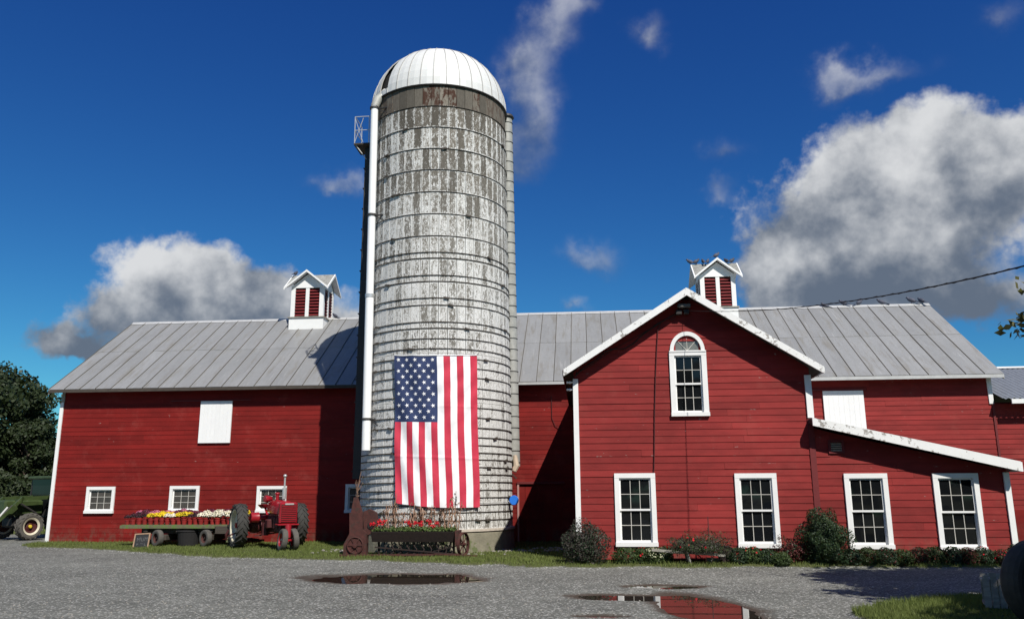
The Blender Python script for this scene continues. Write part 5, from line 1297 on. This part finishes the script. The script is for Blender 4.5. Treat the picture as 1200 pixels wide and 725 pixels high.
# slatted wooden crate beside it
o = empty('slatted_crate', (5.45, 11.75, gz(5.45, 11.75)), -.35, 'weathered grey slatted wooden crate on the grass beside the blue tractor', 'crate')
for k in range(7): MB().box(-.30 + k * .088, -.30 + k * .088 + .075, -.2, -.18, .02, .42 + .04 * math.sin(k * 1.3)).build('slat', WOODG, o)
for k in range(7): MB().box(-.30 + k * .088, -.30 + k * .088 + .075, .18, .2, .02, .42).build('slat', WOODG, o)
for z_ in (.05, .34): MB().box(-.31, .32, -.178, .178, z_, z_ + .03).build('rail', WOODG, o)

# ------------------------------------------------------------------ green loader tractor behind the barn corner
gt = empty('loader_tractor', (-19.98, 29.9, 0.03), math.radians(65), 'green farm tractor with a front loader parked behind the left barn corner', 'tractor')
wheel(gt, (0, 0, 0), .1, .05, CREAM) if False else None
def gw(c, R, w, lugs):
    T = Matrix.Rotation(PI / 2, 4, 'Z'); wo = wheel(gt, c, R, w, FREDD, lugs, ri=R * .62, axis_rot=T, tyre=TYRED, hub=YEL)
    T2 = Matrix.Translation(c) @ T @ Matrix.Rotation(PI / 2, 4, 'Y'); m = MB()
    for sg in (-1, 1): m.lathe([(R * .50, sg * w * .36), (R * .60, sg * w * .44), (R * .64, sg * w * .46), (R * .62, sg * w * .40)], 32, T2, caps=False)
    m.build('rim_ring', CREAM, wo); return wo
for sy in (-1, 1): gw((-1.25, sy * .85, .47), .47, .32, 16); gw((1.1, sy * .95, .80), .80, .45, 18)
m = MB(); m.bbox(-1.9, -.5, -.34, .34, .85, 1.38, .06); m.build('hood', GRN, gt)
m = MB(); m.bbox(-1.6, 1.3, -.3, .3, .45, .75, .04); m.bar((-1.25, -.75, .47), (-1.25, .75, .47), .14); m.build('chassis', STEELD, gt)
m = MB()
for x in (-.42, 1.3):
    for y in (-.72, .72): m.bar((x, y, .9), (x + (.05 if x < 1 else 0), y, 2.12), .07)
m.box(-.47, 1.4, -.75, .75, .8, 1.05); cab = m.build('cab', STEELD, gt)
MB().bbox(-.55, 1.45, -.82, .82, 2.12, 2.24, .04).build('cab_roof', GRN, cab)
MB().box(-.40, 1.3, -.735, -.725, 1.05, 2.12).build('side_glass', GLASS, cab); MB().box(-.41, -.40, -.7, .7, 1.05, 2.12).build('windscreen', GLASS, cab)
MB().box(1.3, 1.31, -.7, .7, 1.05, 2.12).build('rear_glass', GLASS, cab)
for sy in (-1, 1):
    m = MB(); m.bar((.1, sy * .62, 1.50), (-1.5, sy * .62, 1.42), .08, .13); m.bar((-1.45, sy * .62, 1.46), (-2.45, sy * .62, .45), .08, .12); m.build('loader_arm', GRN, gt)
    m = MB(); m.bar((-.2, sy * .60, .7), (-.05, sy * .60, 1.5), .12, .2); m.build('loader_post', GRN, gt)
    m = MB(); m.tube([(-.9, sy * .62, .9), (-1.5, sy * .62, 1.25)], .035, 8); m.tube([(-1.8, sy * .62, 1.2), (-2.35, sy * .62, .62)], .03, 8, 0); m.build('hydraulic_ram', STEELD, gt)
m = MB(); m.bar((-1.5, -.62, 1.35), (-1.5, .62, 1.35), .1); m.build('loader_cross_tube', GRN, gt)
m = MB(); m.prism([(-2.35, .12), (-2.35, .62), (-2.55, .66), (-2.5, .30), (-2.65, .12), (-3.0, .06), (-2.4, .05)], -.95, .95); m.build('bucket', RUSTD, gt)
MB().bar((-2.5, -.97, .7), (-2.15, -.97, 1.15), .03, .04).build('bucket_lever', PORC, gt)

# ------------------------------------------------------------------ flower wagon
wg = empty('flat_wagon', (-12.0, 25.0, 0.09), 0, 'old flat farm wagon with mossy deck carrying rows of potted chrysanthemums', 'wagon')
m = MB()
WX = (-13.90, -9.98); WY0, WY1 = 24.12, 25.85; DZT = .70
for k in range(8):
    y0 = WY0 + (WY1 - WY0) * k / 8
    MB().box(WX[0] + rnd.uniform(0, .06), WX[1] - rnd.uniform(0, .05), y0 + .006, y0 + (WY1 - WY0) / 8 - .004, DZT - .05, DZT + rnd.uniform(0, .006)).build('deck_board', WOODM if k == 0 else WOODD, wg, world=True)
MB().box(WX[0] + .02, -10.95, WY0 - .035, WY0 + .0, DZT - .10, DZT - .01).build('side_rail', WOODM, wg, world=True)
MB().box(-10.92, WX[1], WY0 - .045, WY0 - .005, DZT - .25, DZT - .04).build('side_board', WOODD, wg, world=True)
m = MB()
for y in (24.35, 25.5): m.box(-13.3, -10.2, y - .06, y + .06, DZT - .26, DZT - .055)
for x in (-13.1, -12.1, -11.1): m.box(x - .06, x + .06, 24.15, 25.8, DZT - .20, DZT - .055)
for x in (-12.55, -11.15): m.bbox(x - .12, x + .12, 24.1, 25.8, .25, .42, .02)
m.box(-12.55, -11.1, 24.85, 25.0, .28, .38)
m.build('undercarriage', WOODD, wg, world=True)
for (x, y) in ((-12.62, 23.98), (-11.15, 23.98), (-12.55, 25.85), (-11.15, 25.85)):
    R_ = Matrix.Rotation(math.radians(58 if y < 25 else 80), 4, 'Z')
    o_ = ORG[wg.name]; wheel(wg, (x - o_.x, y - o_.y, .24), .24, .16, RUST, 0, ri=.13, axis_rot=R_, tyre=TYRED, hub=RUSTD)
m = MB(); m.bar((-10.3, 24.4, .32), (-9.6, 24.1, .28), .06, .05); m.build('tongue', RUSTD, wg, world=True)
o = empty('storage_tub', (-11.85, 24.35, gz(-11.8, 24.3)), 0, 'black tub standing in the shade under the flower wagon', 'tub')
m = MB(); m.lathe([(.24, 0), (.28, .02), (.33, .40), (.35, .42), (.33, .43), (.30, .38)], 20); m.build('tub', BLACK, o)
m = MB(); m.lathe([(.34, .42), (.33, .45), (.05, .47)], 20); m.build('lid', BLACK, o)
o = empty('mossy_log', (-10.25, 24.0, gz(-10.2, 24)), .1, 'short mossy timber block under the right end of the wagon', 'timber')
m = MB(); m.bbox(-.25, .28, -.1, .12, 0.12, .26, .02); m.build('block', WOODM, o); m = MB(); m.bbox(-.2, .2, -.08, .1, 0, .12, .02); m.build('bearer', BLACK, o)

# chalkboard leaning on the wagon wheel
cb = empty('chalkboard_sign', (-12.78, 23.35, gz(-12.8, 23.3)), 0.05, 'small chalkboard in a tan wooden frame leaning on the wagon wheel', 'sign')
cb.rotation_euler = (math.radians(-17), math.radians(-3), math.radians(2))
W_, H_ = .42, .40
MB().box(-W_ / 2, W_ / 2, 0, .012, .02, H_).build('board', SLATE, cb)
fr = [(-W_ / 2 - .02, -W_ / 2 + .012, 0, H_ + .02), (W_ / 2 - .012, W_ / 2 + .02, 0, H_ + .02)]
for a, b, c, d in fr: MB().box(a, b, -.012, .02, c, d).build('frame_rail', WOODT, cb)
MB().box(-W_ / 2, W_ / 2, -.012, .02, H_ - .012, H_ + .02).build('frame_rail', WOODT, cb)
m = MB()
def stroke(pts):
    for (x0, z0), (x1, z1) in zip(pts, pts[1:]): m.bar((x0, -.003, z0), (x1, -.003, z1), .009, .003, upv=(0, 1, 0))
stroke([(-.13, .20), (-.13, .30), (-.09, .24), (-.05, .31), (-.05, .20)]); stroke([(-.01, .30), (.0, .20), (.05, .20), (.06, .30)]); stroke([(.09, .20), (.10, .30), (.13, .25), (.16, .30), (.16, .2)])
stroke([(-.14, .12), (-.08, .13), (-.13, .08)]); stroke([(-.02, .13), (.06, .12)]); stroke([(.1, .13), (.1, .07), (.15, .08)])
m.build('chalk_writing', CHALK, cb, kind='stuff')

# potted mums
def mum_meshes(seed, leafm, bloom, nb, bs=.020):
    q = ball_leaves(420, (.125, .125, .105), .020, (0, 0, .23), .5, .2, seed, .6, .08); fol = np_mesh('foliage', q, 4, [leafm])
    pot = MB().lathe([(.062, 0), (.082, .125), (.090, .125), (.090, .15), (.078, .15), (.076, .13)], 14).mesh('pot', TERRA, smooth=True)
    bl = None
    if bloom:
        rg = np.random.default_rng(seed); d = rg.normal(size=(nb, 3)); d[:, 2] = np.abs(d[:, 2]) + .25; d /= np.linalg.norm(d, axis=1, keepdims=True)
        P = d * np.array([.130, .130, .112]) + np.array([0, 0, .235]); bl = np_mesh('blooms', np.concatenate([leaf_quads(P, d * 2, bs, .95, rg), leaf_quads(P + d * .008, d * 2, bs * .8, .95, rg)]), 4, [bloom])
    return pot, fol, bl
KIN = {'dark': mum_meshes(1, LEAFD, P_PUR, 20, .014), 'pink': mum_meshes(2, LEAFB, P_PINK, 120), 'yellow': mum_meshes(3, LEAFB, P_YEL, 170), 'white': mum_meshes(4, LEAFB, P_WHI, 130), 'cream': mum_meshes(5, LEAFB, P_WHI, 90), 'red': mum_meshes(6, LEAFB, P_PUR, 120)}
rows = [(24.24, ['dark'] * 3 + ['dark', 'yellow', 'yellow', 'yellow', 'white', 'white', 'yellow', 'yellow', 'dark', 'dark', 'white', 'white', 'cream', 'white', 'cream', 'white', 'white', 'yellow'], 'front'),
        (24.56, ['dark', 'dark', 'red', 'pink', 'pink', 'yellow', 'yellow', 'yellow', 'red', 'red', 'yellow', 'dark', 'dark', 'cream', 'cream', 'white', 'white', 'white', 'cream', 'yellow', 'yellow'], 'middle'),
        (24.90, ['pink', 'red', 'dark', 'pink', 'pink', 'pink', 'pink', 'pink', 'pink', 'red', 'red', 'red', 'dark', 'red', 'dark', 'cream', 'red', 'cream', 'red', 'yellow', 'red'], 'rear')]
cname = {'dark': 'unopened dark-leaved', 'pink': 'pink', 'yellow': 'yellow', 'white': 'white', 'cream': 'sparsely flowering white', 'red': 'plum red'}
for y, kinds, rname in rows:
    for i, k in enumerate(kinds):
        x = -13.72 + i * .1745 + rnd.uniform(-.015, .015)
        o = empty('potted_mum', (x, y + rnd.uniform(-.03, .03), DZT + .09 - .085 + (.02 if rname == 'rear' else 0)), rnd.uniform(0, 6), '%s potted chrysanthemum, %s from left in the %s row on the wagon' % (cname[k], ordn[i], rname), 'potted plant', 'potted chrysanthemums on the wagon')
        s_ = rnd.uniform(.9, 1.12) * (.95 if k == 'dark' else 1); o.scale = (s_, s_, s_ * (1.08 if rname != 'front' else 1))
        p, f, b = KIN[k]; link('pot', p, o); link('foliage', f, o)
        if b: link('blooms', b, o, kind='stuff')

# ------------------------------------------------------------------ antique implement used as planter
IY = 20.6; ig = gz(-4.5, 20.5)
im = empty('antique_implement', (-4.5, IY, ig), 0, 'rusty antique farm implement with flower filled trough standing before the silo', 'farm implement')
def wz(X, Z): return (X + 4.5, Z - ig)
m = MB(); pts = [wz(-6.00, .12), wz(-5.43, .12), wz(-5.43, .62), wz(-5.54, .72), wz(-5.54, 1.12), wz(-5.88, 1.12), wz(-5.86, .62), wz(-6.00, .36)]
m.prism(pts, -.10, .12); m.build('end_housing', RUST, im)
m = MB(); m.prism([wz(-5.50, .55), wz(-5.32, .62), wz(-5.18, .85), wz(-5.24, 1.12), wz(-5.40, 1.20), wz(-5.56, 1.14)], -.02, .16); m.build('curved_shield', RUST, im)
m = MB(); m.lathe([(.01, -.012), (.07, -.01), (.075, .0), (.07, .01)], 18, Matrix.Translation((wz(-5.36, .80)[0], -.03, wz(0, .80)[1])) @ Matrix.Rotation(PI / 2, 4, 'X')); m.build('shield_opening', BLACK, im)
m = MB(); m.prism([wz(-5.86, 1.12), wz(-5.58, 1.12), wz(-5.66, 1.34), wz(-5.72, 1.50), wz(-5.80, 1.48)], -.04, .06); m.build('spout', RUST, im)
cx_, cz_ = wz(-5.70, .34)
m = MB(); T = Matrix.Translation((cx_, -.12, cz_)) @ Matrix.Rotation(PI / 2, 4, 'X')
m.lathe([(.19, -.03), (.21, -.02), (.21, .02), (.19, .03), (.17, .0)], 28, T)
for k in range(6): a = PI * k / 3; m.bar((cx_, -.13, cz_), (cx_ + .18 * math.cos(a), -.13, cz_ + .18 * math.sin(a)), .03, .02, upv=(0, 1, 0))
m.lathe([(.01, -.05), (.06, -.04), (.06, .05), (.01, .06)], 14, T); m.build('gear_wheel', RUST, im, smooth=True)
m = MB(); x0, _ = wz(-5.30, 0); x1, _ = wz(-3.16, 0); zt = .66 - ig + .0; zb = .42 - ig
m.rings([[(x0 + .02, -.12, zb), (x1 - .02, -.12, zb), (x1 - .02, .22, zb), (x0 + .02, .22, zb)], [(x0, -.22, zt), (x1, -.22, zt), (x1, .32, zt), (x0, .32, zt)]]); m.build('trough', RUSTD, im)
for k in range(10):
    x = x0 + .30 + k * .185; m = MB(); dx = rnd.uniform(-.02, .02)
    m.tube([(x, -.02, zb + .01), (x + .02 + dx, -.06, zb - .10), (x + .09, -.10, zb - .17), (x + .07 + dx, -.12, zb - .25), (x - .02, -.13, zb - .30)], .017, 6); m.build('tine', RUSTD, im)
m = MB(); m.bar((x0 - .75, -.22, .03), (x1 + .05, -.22, .055), .05, .045); m.bar((x1 - .55, -.24, .07), (x1 + .50, -.20, .02), .04, .03); m.build('drag_bar', RUST, im)
m = MB(); m.bar((x0 + .1, -.15, .22), (x1 - .1, -.15, .06), .03); m.bar((x1 - .6, -.1, .12), (x1 + .12, -.12, .28), .02); m.build('tie_rod', RUSTD, im)
for x in (x0 + .15, x1 - .12): m = MB(); m.bar((x, .05, zb + .02), (x, .1, 0.0), .05, .04); m.build('stand', RUSTD, im)
# carrying wheel, seen almost edge-on
wc = Vector((x1 + .12, 0, .28)); m = MB(); T = Matrix.Translation(wc) @ Matrix.Rotation(math.radians(72), 4, 'Z') @ Matrix.Rotation(PI / 2, 4, 'X')
m.lathe([(.27, -.04), (.285, -.04), (.285, .04), (.27, .04)], 30, T, caps=False); m.lathe([(.265, -.04), (.27, -.04), (.27, .04), (.265, .04)], 30, T, caps=False)
for k in range(8): a = PI * k / 4; m.bar(T @ Vector((0, 0, 0)), T @ Vector((.27 * math.cos(a), .27 * math.sin(a), 0)), .025, .014)
m.lathe([(.01, -.07), (.04, -.06), (.04, .06), (.01, .07)], 12, T); m.build('carrying_wheel', RUST, im, smooth=False)
m = MB(); m.prism([(x1 - .04, zb - .08), (x1 + .02, zb - .08), (x1 + .03, zt + .03), (x1 - .05, zt + .03)], -.24, .34); m.build('trough_end', RUST, im)
# plants in the trough
xw0 = -5.30
for i in range(10):
    x = -5.22 + i * .21
    o = empty('trough_plant', (x, IY + .02 + rnd.uniform(-.05, .05), ig + zt - .04), 0, '%s bright green clump from the left in the implement trough%s' % (ordn[i], ' with red geranium blooms' if i in (0, 1, 4, 5, 6, 7) else ''), 'plant', 'plants in the implement trough')
    q = ball_leaves(420, (.15, .16, .11), .028, (0, 0, .06), .5, .2, 200 + i, .45, .2); link('foliage', np_mesh('foliage', q, 4, [LEAFG, LEAFB], (np.arange(len(q)) % 3 == 0).astype(int)), o)
    if i in (0, 1, 4, 5, 6, 7):
        P = []; rg = np.random.default_rng(300 + i); m = MB()
        for b in range(4 if i in (0, 1) else 4):
            c = np.array([rg.uniform(-.12, .12), rg.uniform(-.14, .0), rg.uniform(.17, .30)]); P.append(c + rg.normal(size=(16, 3)) * .020); m.tube([(c[0] * .3, c[1] * .3, .02), tuple(c)], .004, 4)
        P = np.concatenate(P); link('blooms', np_mesh('blooms', leaf_quads(P, np.tile([[0, -.8, .5]], (len(P), 1)), .020, .9, rg), 4, [P_RED]), o, kind='stuff'); m.build('stem', LEAFG, o)
cs_x = [(-5.08, .5), (-4.92, .6), (-4.80, .75), (-4.66, .45), (-4.38, .55), (-4.22, .5), (-4.08, .62), (-3.93, .48), (-3.78, .56), (-3.62, .52), (-3.48, .58), (-3.34, .7)] + [(-4.98, .68), (-4.86, .95), (-4.74, .60), (-4.60, .50), (-4.46, .48), (-4.30, .72), (-4.14, .50), (-4.02, .55), (-3.85, .66), (-3.70, .56), (-3.56, .60), (-3.42, .84), (-3.28, 1.0), (-3.20, .76)]
cs_x.sort()
ordn += ['twenty-fourth', 'twenty-fifth', 'twenty-sixth', 'twenty-seventh', 'twenty-eighth']
for i, (x, h) in enumerate(cs_x):
    y = IY + .12 + rnd.uniform(-.08, .1)
    o = empty('dried_stalk', (x, y, ig + zt - .03), 0, '%s dried %s stalk from the left rising from the implement trough' % (ordn[i], 'tall' if h > .75 else 'short'), 'dried stalk', 'dried stalks in the implement trough')
    m = MB(); lx = rnd.uniform(-.05, .05); m.tube([(0, 0, 0), (lx, 0, h * .6), (lx * 2.2, 0, h)], [.015, .012, .006], 6); m.build('stem', HUSK, o)
    m = MB()
    for k in range(22):
        z = h * (.05 + .9 * k / 22); a = rnd.uniform(0, 2 * PI); L = rnd.uniform(.10, .24); d = Vector((math.cos(a), math.sin(a) * .6, 0)); s_ = Vector((-d.y, d.x, 0)) * .022
        p0 = Vector((lx * z / h, 0, z)); p1 = p0 + d * L * .5 + Vector((0, 0, L * .35)); p2 = p0 + d * L + Vector((0, 0, -L * .35))
        m.add([p0 - s_ * .5, p0 + s_ * .5, p1 + s_, p1 - s_, p2], [(0, 1, 2, 3), (3, 2, 4)])
    m.build('husk_leaves', HUSK if i % 3 else LEAFBR, o)
o = empty('dried_stalk', (-5.74, IY + .02, ig + 1.42), 0, 'dried bunch sprouting from the spout at the left end of the implement', 'dried stalk'); m = MB()
for k in range(34):
    a = rnd.uniform(0, 2 * PI); r_ = rnd.uniform(.02, .13); z = rnd.uniform(.0, .42); m.bar((0, 0, z * .4), (math.cos(a) * r_, math.sin(a) * r_, z), .006)
m.tube([(0, 0, 0), (.04, 0, .35), (.09, 0, .62)], .006, 5); m.build('stems', HUSK, o)

# ------------------------------------------------------------------ pigeons
m = MB(); Rt = Matrix.Rotation(math.radians(-28), 4, 'Y')
m.ellip((0, 0, .10), (.125, .06, .065), 12, 8, Rt); m.ellip((.105, 0, .185), (.036, .032, .036), 10, 6); m.tube([(.07, 0, .13), (.10, 0, .18)], [.045, .03], 8); m.tube([(.135, 0, .185), (.165, 0, .178)], [.010, .003], 6)
m.hexa([(-.10, -.03, .055), (-.24, -.04, -.01), (-.24, .04, -.01), (-.10, .03, .055), (-.10, -.03, .075), (-.24, -.04, .0), (-.24, .04, .0), (-.10, .03, .075)])
for s_ in (-1, 1): m.tube([(.0, s_ * .02, .06), (.01, s_ * .02, 0)], .006, 5)
PIGM = m.mesh('pigeon', PIG, smooth=True)
def pigeon(x, y, z, rz, sc, label, group): o = link('pigeon', PIGM, None, (x, y, z), (0, 0, rz), (sc,) * 3); tag(o, label, 'pigeon', group)
for i, (x, rz, dz) in enumerate(((8.98, 3.0, -.12), (9.66, 2.6, 0), (10.22, .4, 0), (11.02, 2.9, .0), (12.10, 2.7, .02), (12.45, 1.9, .0))):
    pigeon(x, RY - (.10 if dz < 0 else .0), RZ + .02 + dz, rz, 1.12 if i < 4 else 1.25, '%s dark pigeon from the left on the ridge right of the gabled wing' % ordn[i], 'pigeons on the barn ridge')
pigeon(-9.62, RY - .02, RZ + .0, 2.7, 1.0, 'lone dark pigeon on the ridge beside the left cupola', None)
for i, (x, y, z, rz) in enumerate(((4.12, 30.42, 9.97, 2.9), (4.33, 30.42, 9.97, .3), (4.60, 30.40, 9.97, 1.7), (4.77, 30.41, 9.97, 1.2), (4.97, 29.66, 9.98, .4), (5.47, 30.42, 9.97, 2.0), (5.66, 30.42, 9.97, .6))):
    pigeon(x, y, z, rz, 1.05, '%s pigeon from the left perched on the right cupola roof' % ordn[i], 'pigeons on the right cupola')
pigeon(-11.25, 30.42, 9.97, 1.4, 1.0, 'single pigeon perched at the left end of the left cupola roof', None)

# ------------------------------------------------------------------ cables, fixture
def sag(p, q, s, n=24): p = Vector(p); q = Vector(q); return [p.lerp(q, i / n) - Vector((0, 0, s * 4 * (i / n) * (1 - i / n))) for i in range(n + 1)]
o = empty('power_line', (2.36, YW - .1, 5.72), 0, 'black overhead power line running from the gable peak out past the right edge', 'power line')
a_ = Vector((2.40, YW - .12, 5.73)); b_ = Vector((11.28, 3.1, 6.12))
m = MB(); pts = sag(a_, b_, 1.19, 40); m.tube([tuple(p - Vector((2.36, YW - .1, 5.72))) for p in pts], [.005 + .007 * min(1, i / 16) for i in range(41)], 6); m.build('cable', CABLE, o)
m = MB(); pt2 = [tuple(p - Vector((2.36, YW - .1, 5.72)) + Vector((.012 * math.sin(i * 2.1), 0, .016 * math.cos(i * 2.1))) * min(1, .2 + i / 60)) for i, p in enumerate(sag(a_, b_, 1.19, 160))]; m.tube(pt2, [.003 + .004 * min(1, i / 64) for i in range(161)], 5); m.build('twisted_conductor', CABLE, o)
fx = empty('flood_light', (2.37, YW - .16, 5.80), 0, 'small bronze flood light fixed under the gable peak of the wing', 'light fixture')
m = MB(); m.bbox(-.15, .15, -.10, .08, -.02, .07, .015); m.build('hood', FIXT, fx)
m = MB(); m.bbox(-.19, -.05, -.02, .12, -.17, -.06, .01); m.bbox(.0, .12, -.02, .12, -.16, -.05, .01); m.bar((0, 0, -.08), (0, .1, -.02), .04); m.build('junction_box', CABLE, fx)
m = MB(); m.bar((-.12, .06, .05), (-.05, .06, .20), .012); m.bar((.1, .06, .05), (.17, .06, .18), .012); m.build('bracket', FIXT, fx)
def cable(name, pts, r, mat, label):
    o = MB(); base = Vector(pts[0]); o.tube([tuple(Vector(p) - base) for p in pts], r, 6); c = o.build(name, mat, loc=tuple(base)); tag(c, label, 'cable')
yc = YW - .045
cable('cable', [(2.2, yc, 5.62), (2.1, yc, 5.52), (1.96, yc, 5.56), (1.84, yc, 5.48), (1.76, yc, 5.30), (1.72, yc, 4.9), (1.66, yc, 4.2), (1.60, yc, 3.3), (1.56, yc, 2.5), (1.53, yc, 2.02)], .011, CLR, 'dark cable running down the wing wall from the flood light to the left window')
cable('cable', [(2.25, yc, 5.70), (1.75, yc, 5.44), (1.35, yc, 5.15), (1.18, yc, 4.98), (.95, yc, 4.86), (.66, yc, 4.86), (.52, yc, 4.80), (.30, yc, 4.62), (-.02, yc, 4.42), (-.22, yc, 4.22)], .013, CABLE, 'loose cable drooping along the left rake of the wing gable')
cable('cable', [(2.15, yc, 5.66), (1.7, yc, 5.38), (1.2, yc, 5.12), (.66, yc, 4.83), (.2, yc, 4.50), (-.2, yc, 4.28)], .008, CABLE, 'thin taut cable under the left rake of the wing gable')
cable('cable', [(-1.05, YM - .04, 4.6), (-1.05, YM - .04, 3.9), (-.95, YM - .04, 3.65), (-.75, YM - .04, 3.5)], .010, CLR, 'short hanging wire on the barn wall left of the wing')
for i, z in enumerate((4.10, 3.93)):
    o = empty('insulator', (WX0 - .02, YW + .02, z), 0, '%s white porcelain insulator at the left corner of the wing' % ('upper' if i == 0 else 'lower'), 'insulator')
    m = MB(); m.lathe([(.01, -.15), (.03, -.14), (.022, -.10), (.034, -.07), (.022, -.04), (.018, 0)], 10, Matrix.Rotation(PI / 2, 4, 'Y')); m.build('knob', PORC, o)
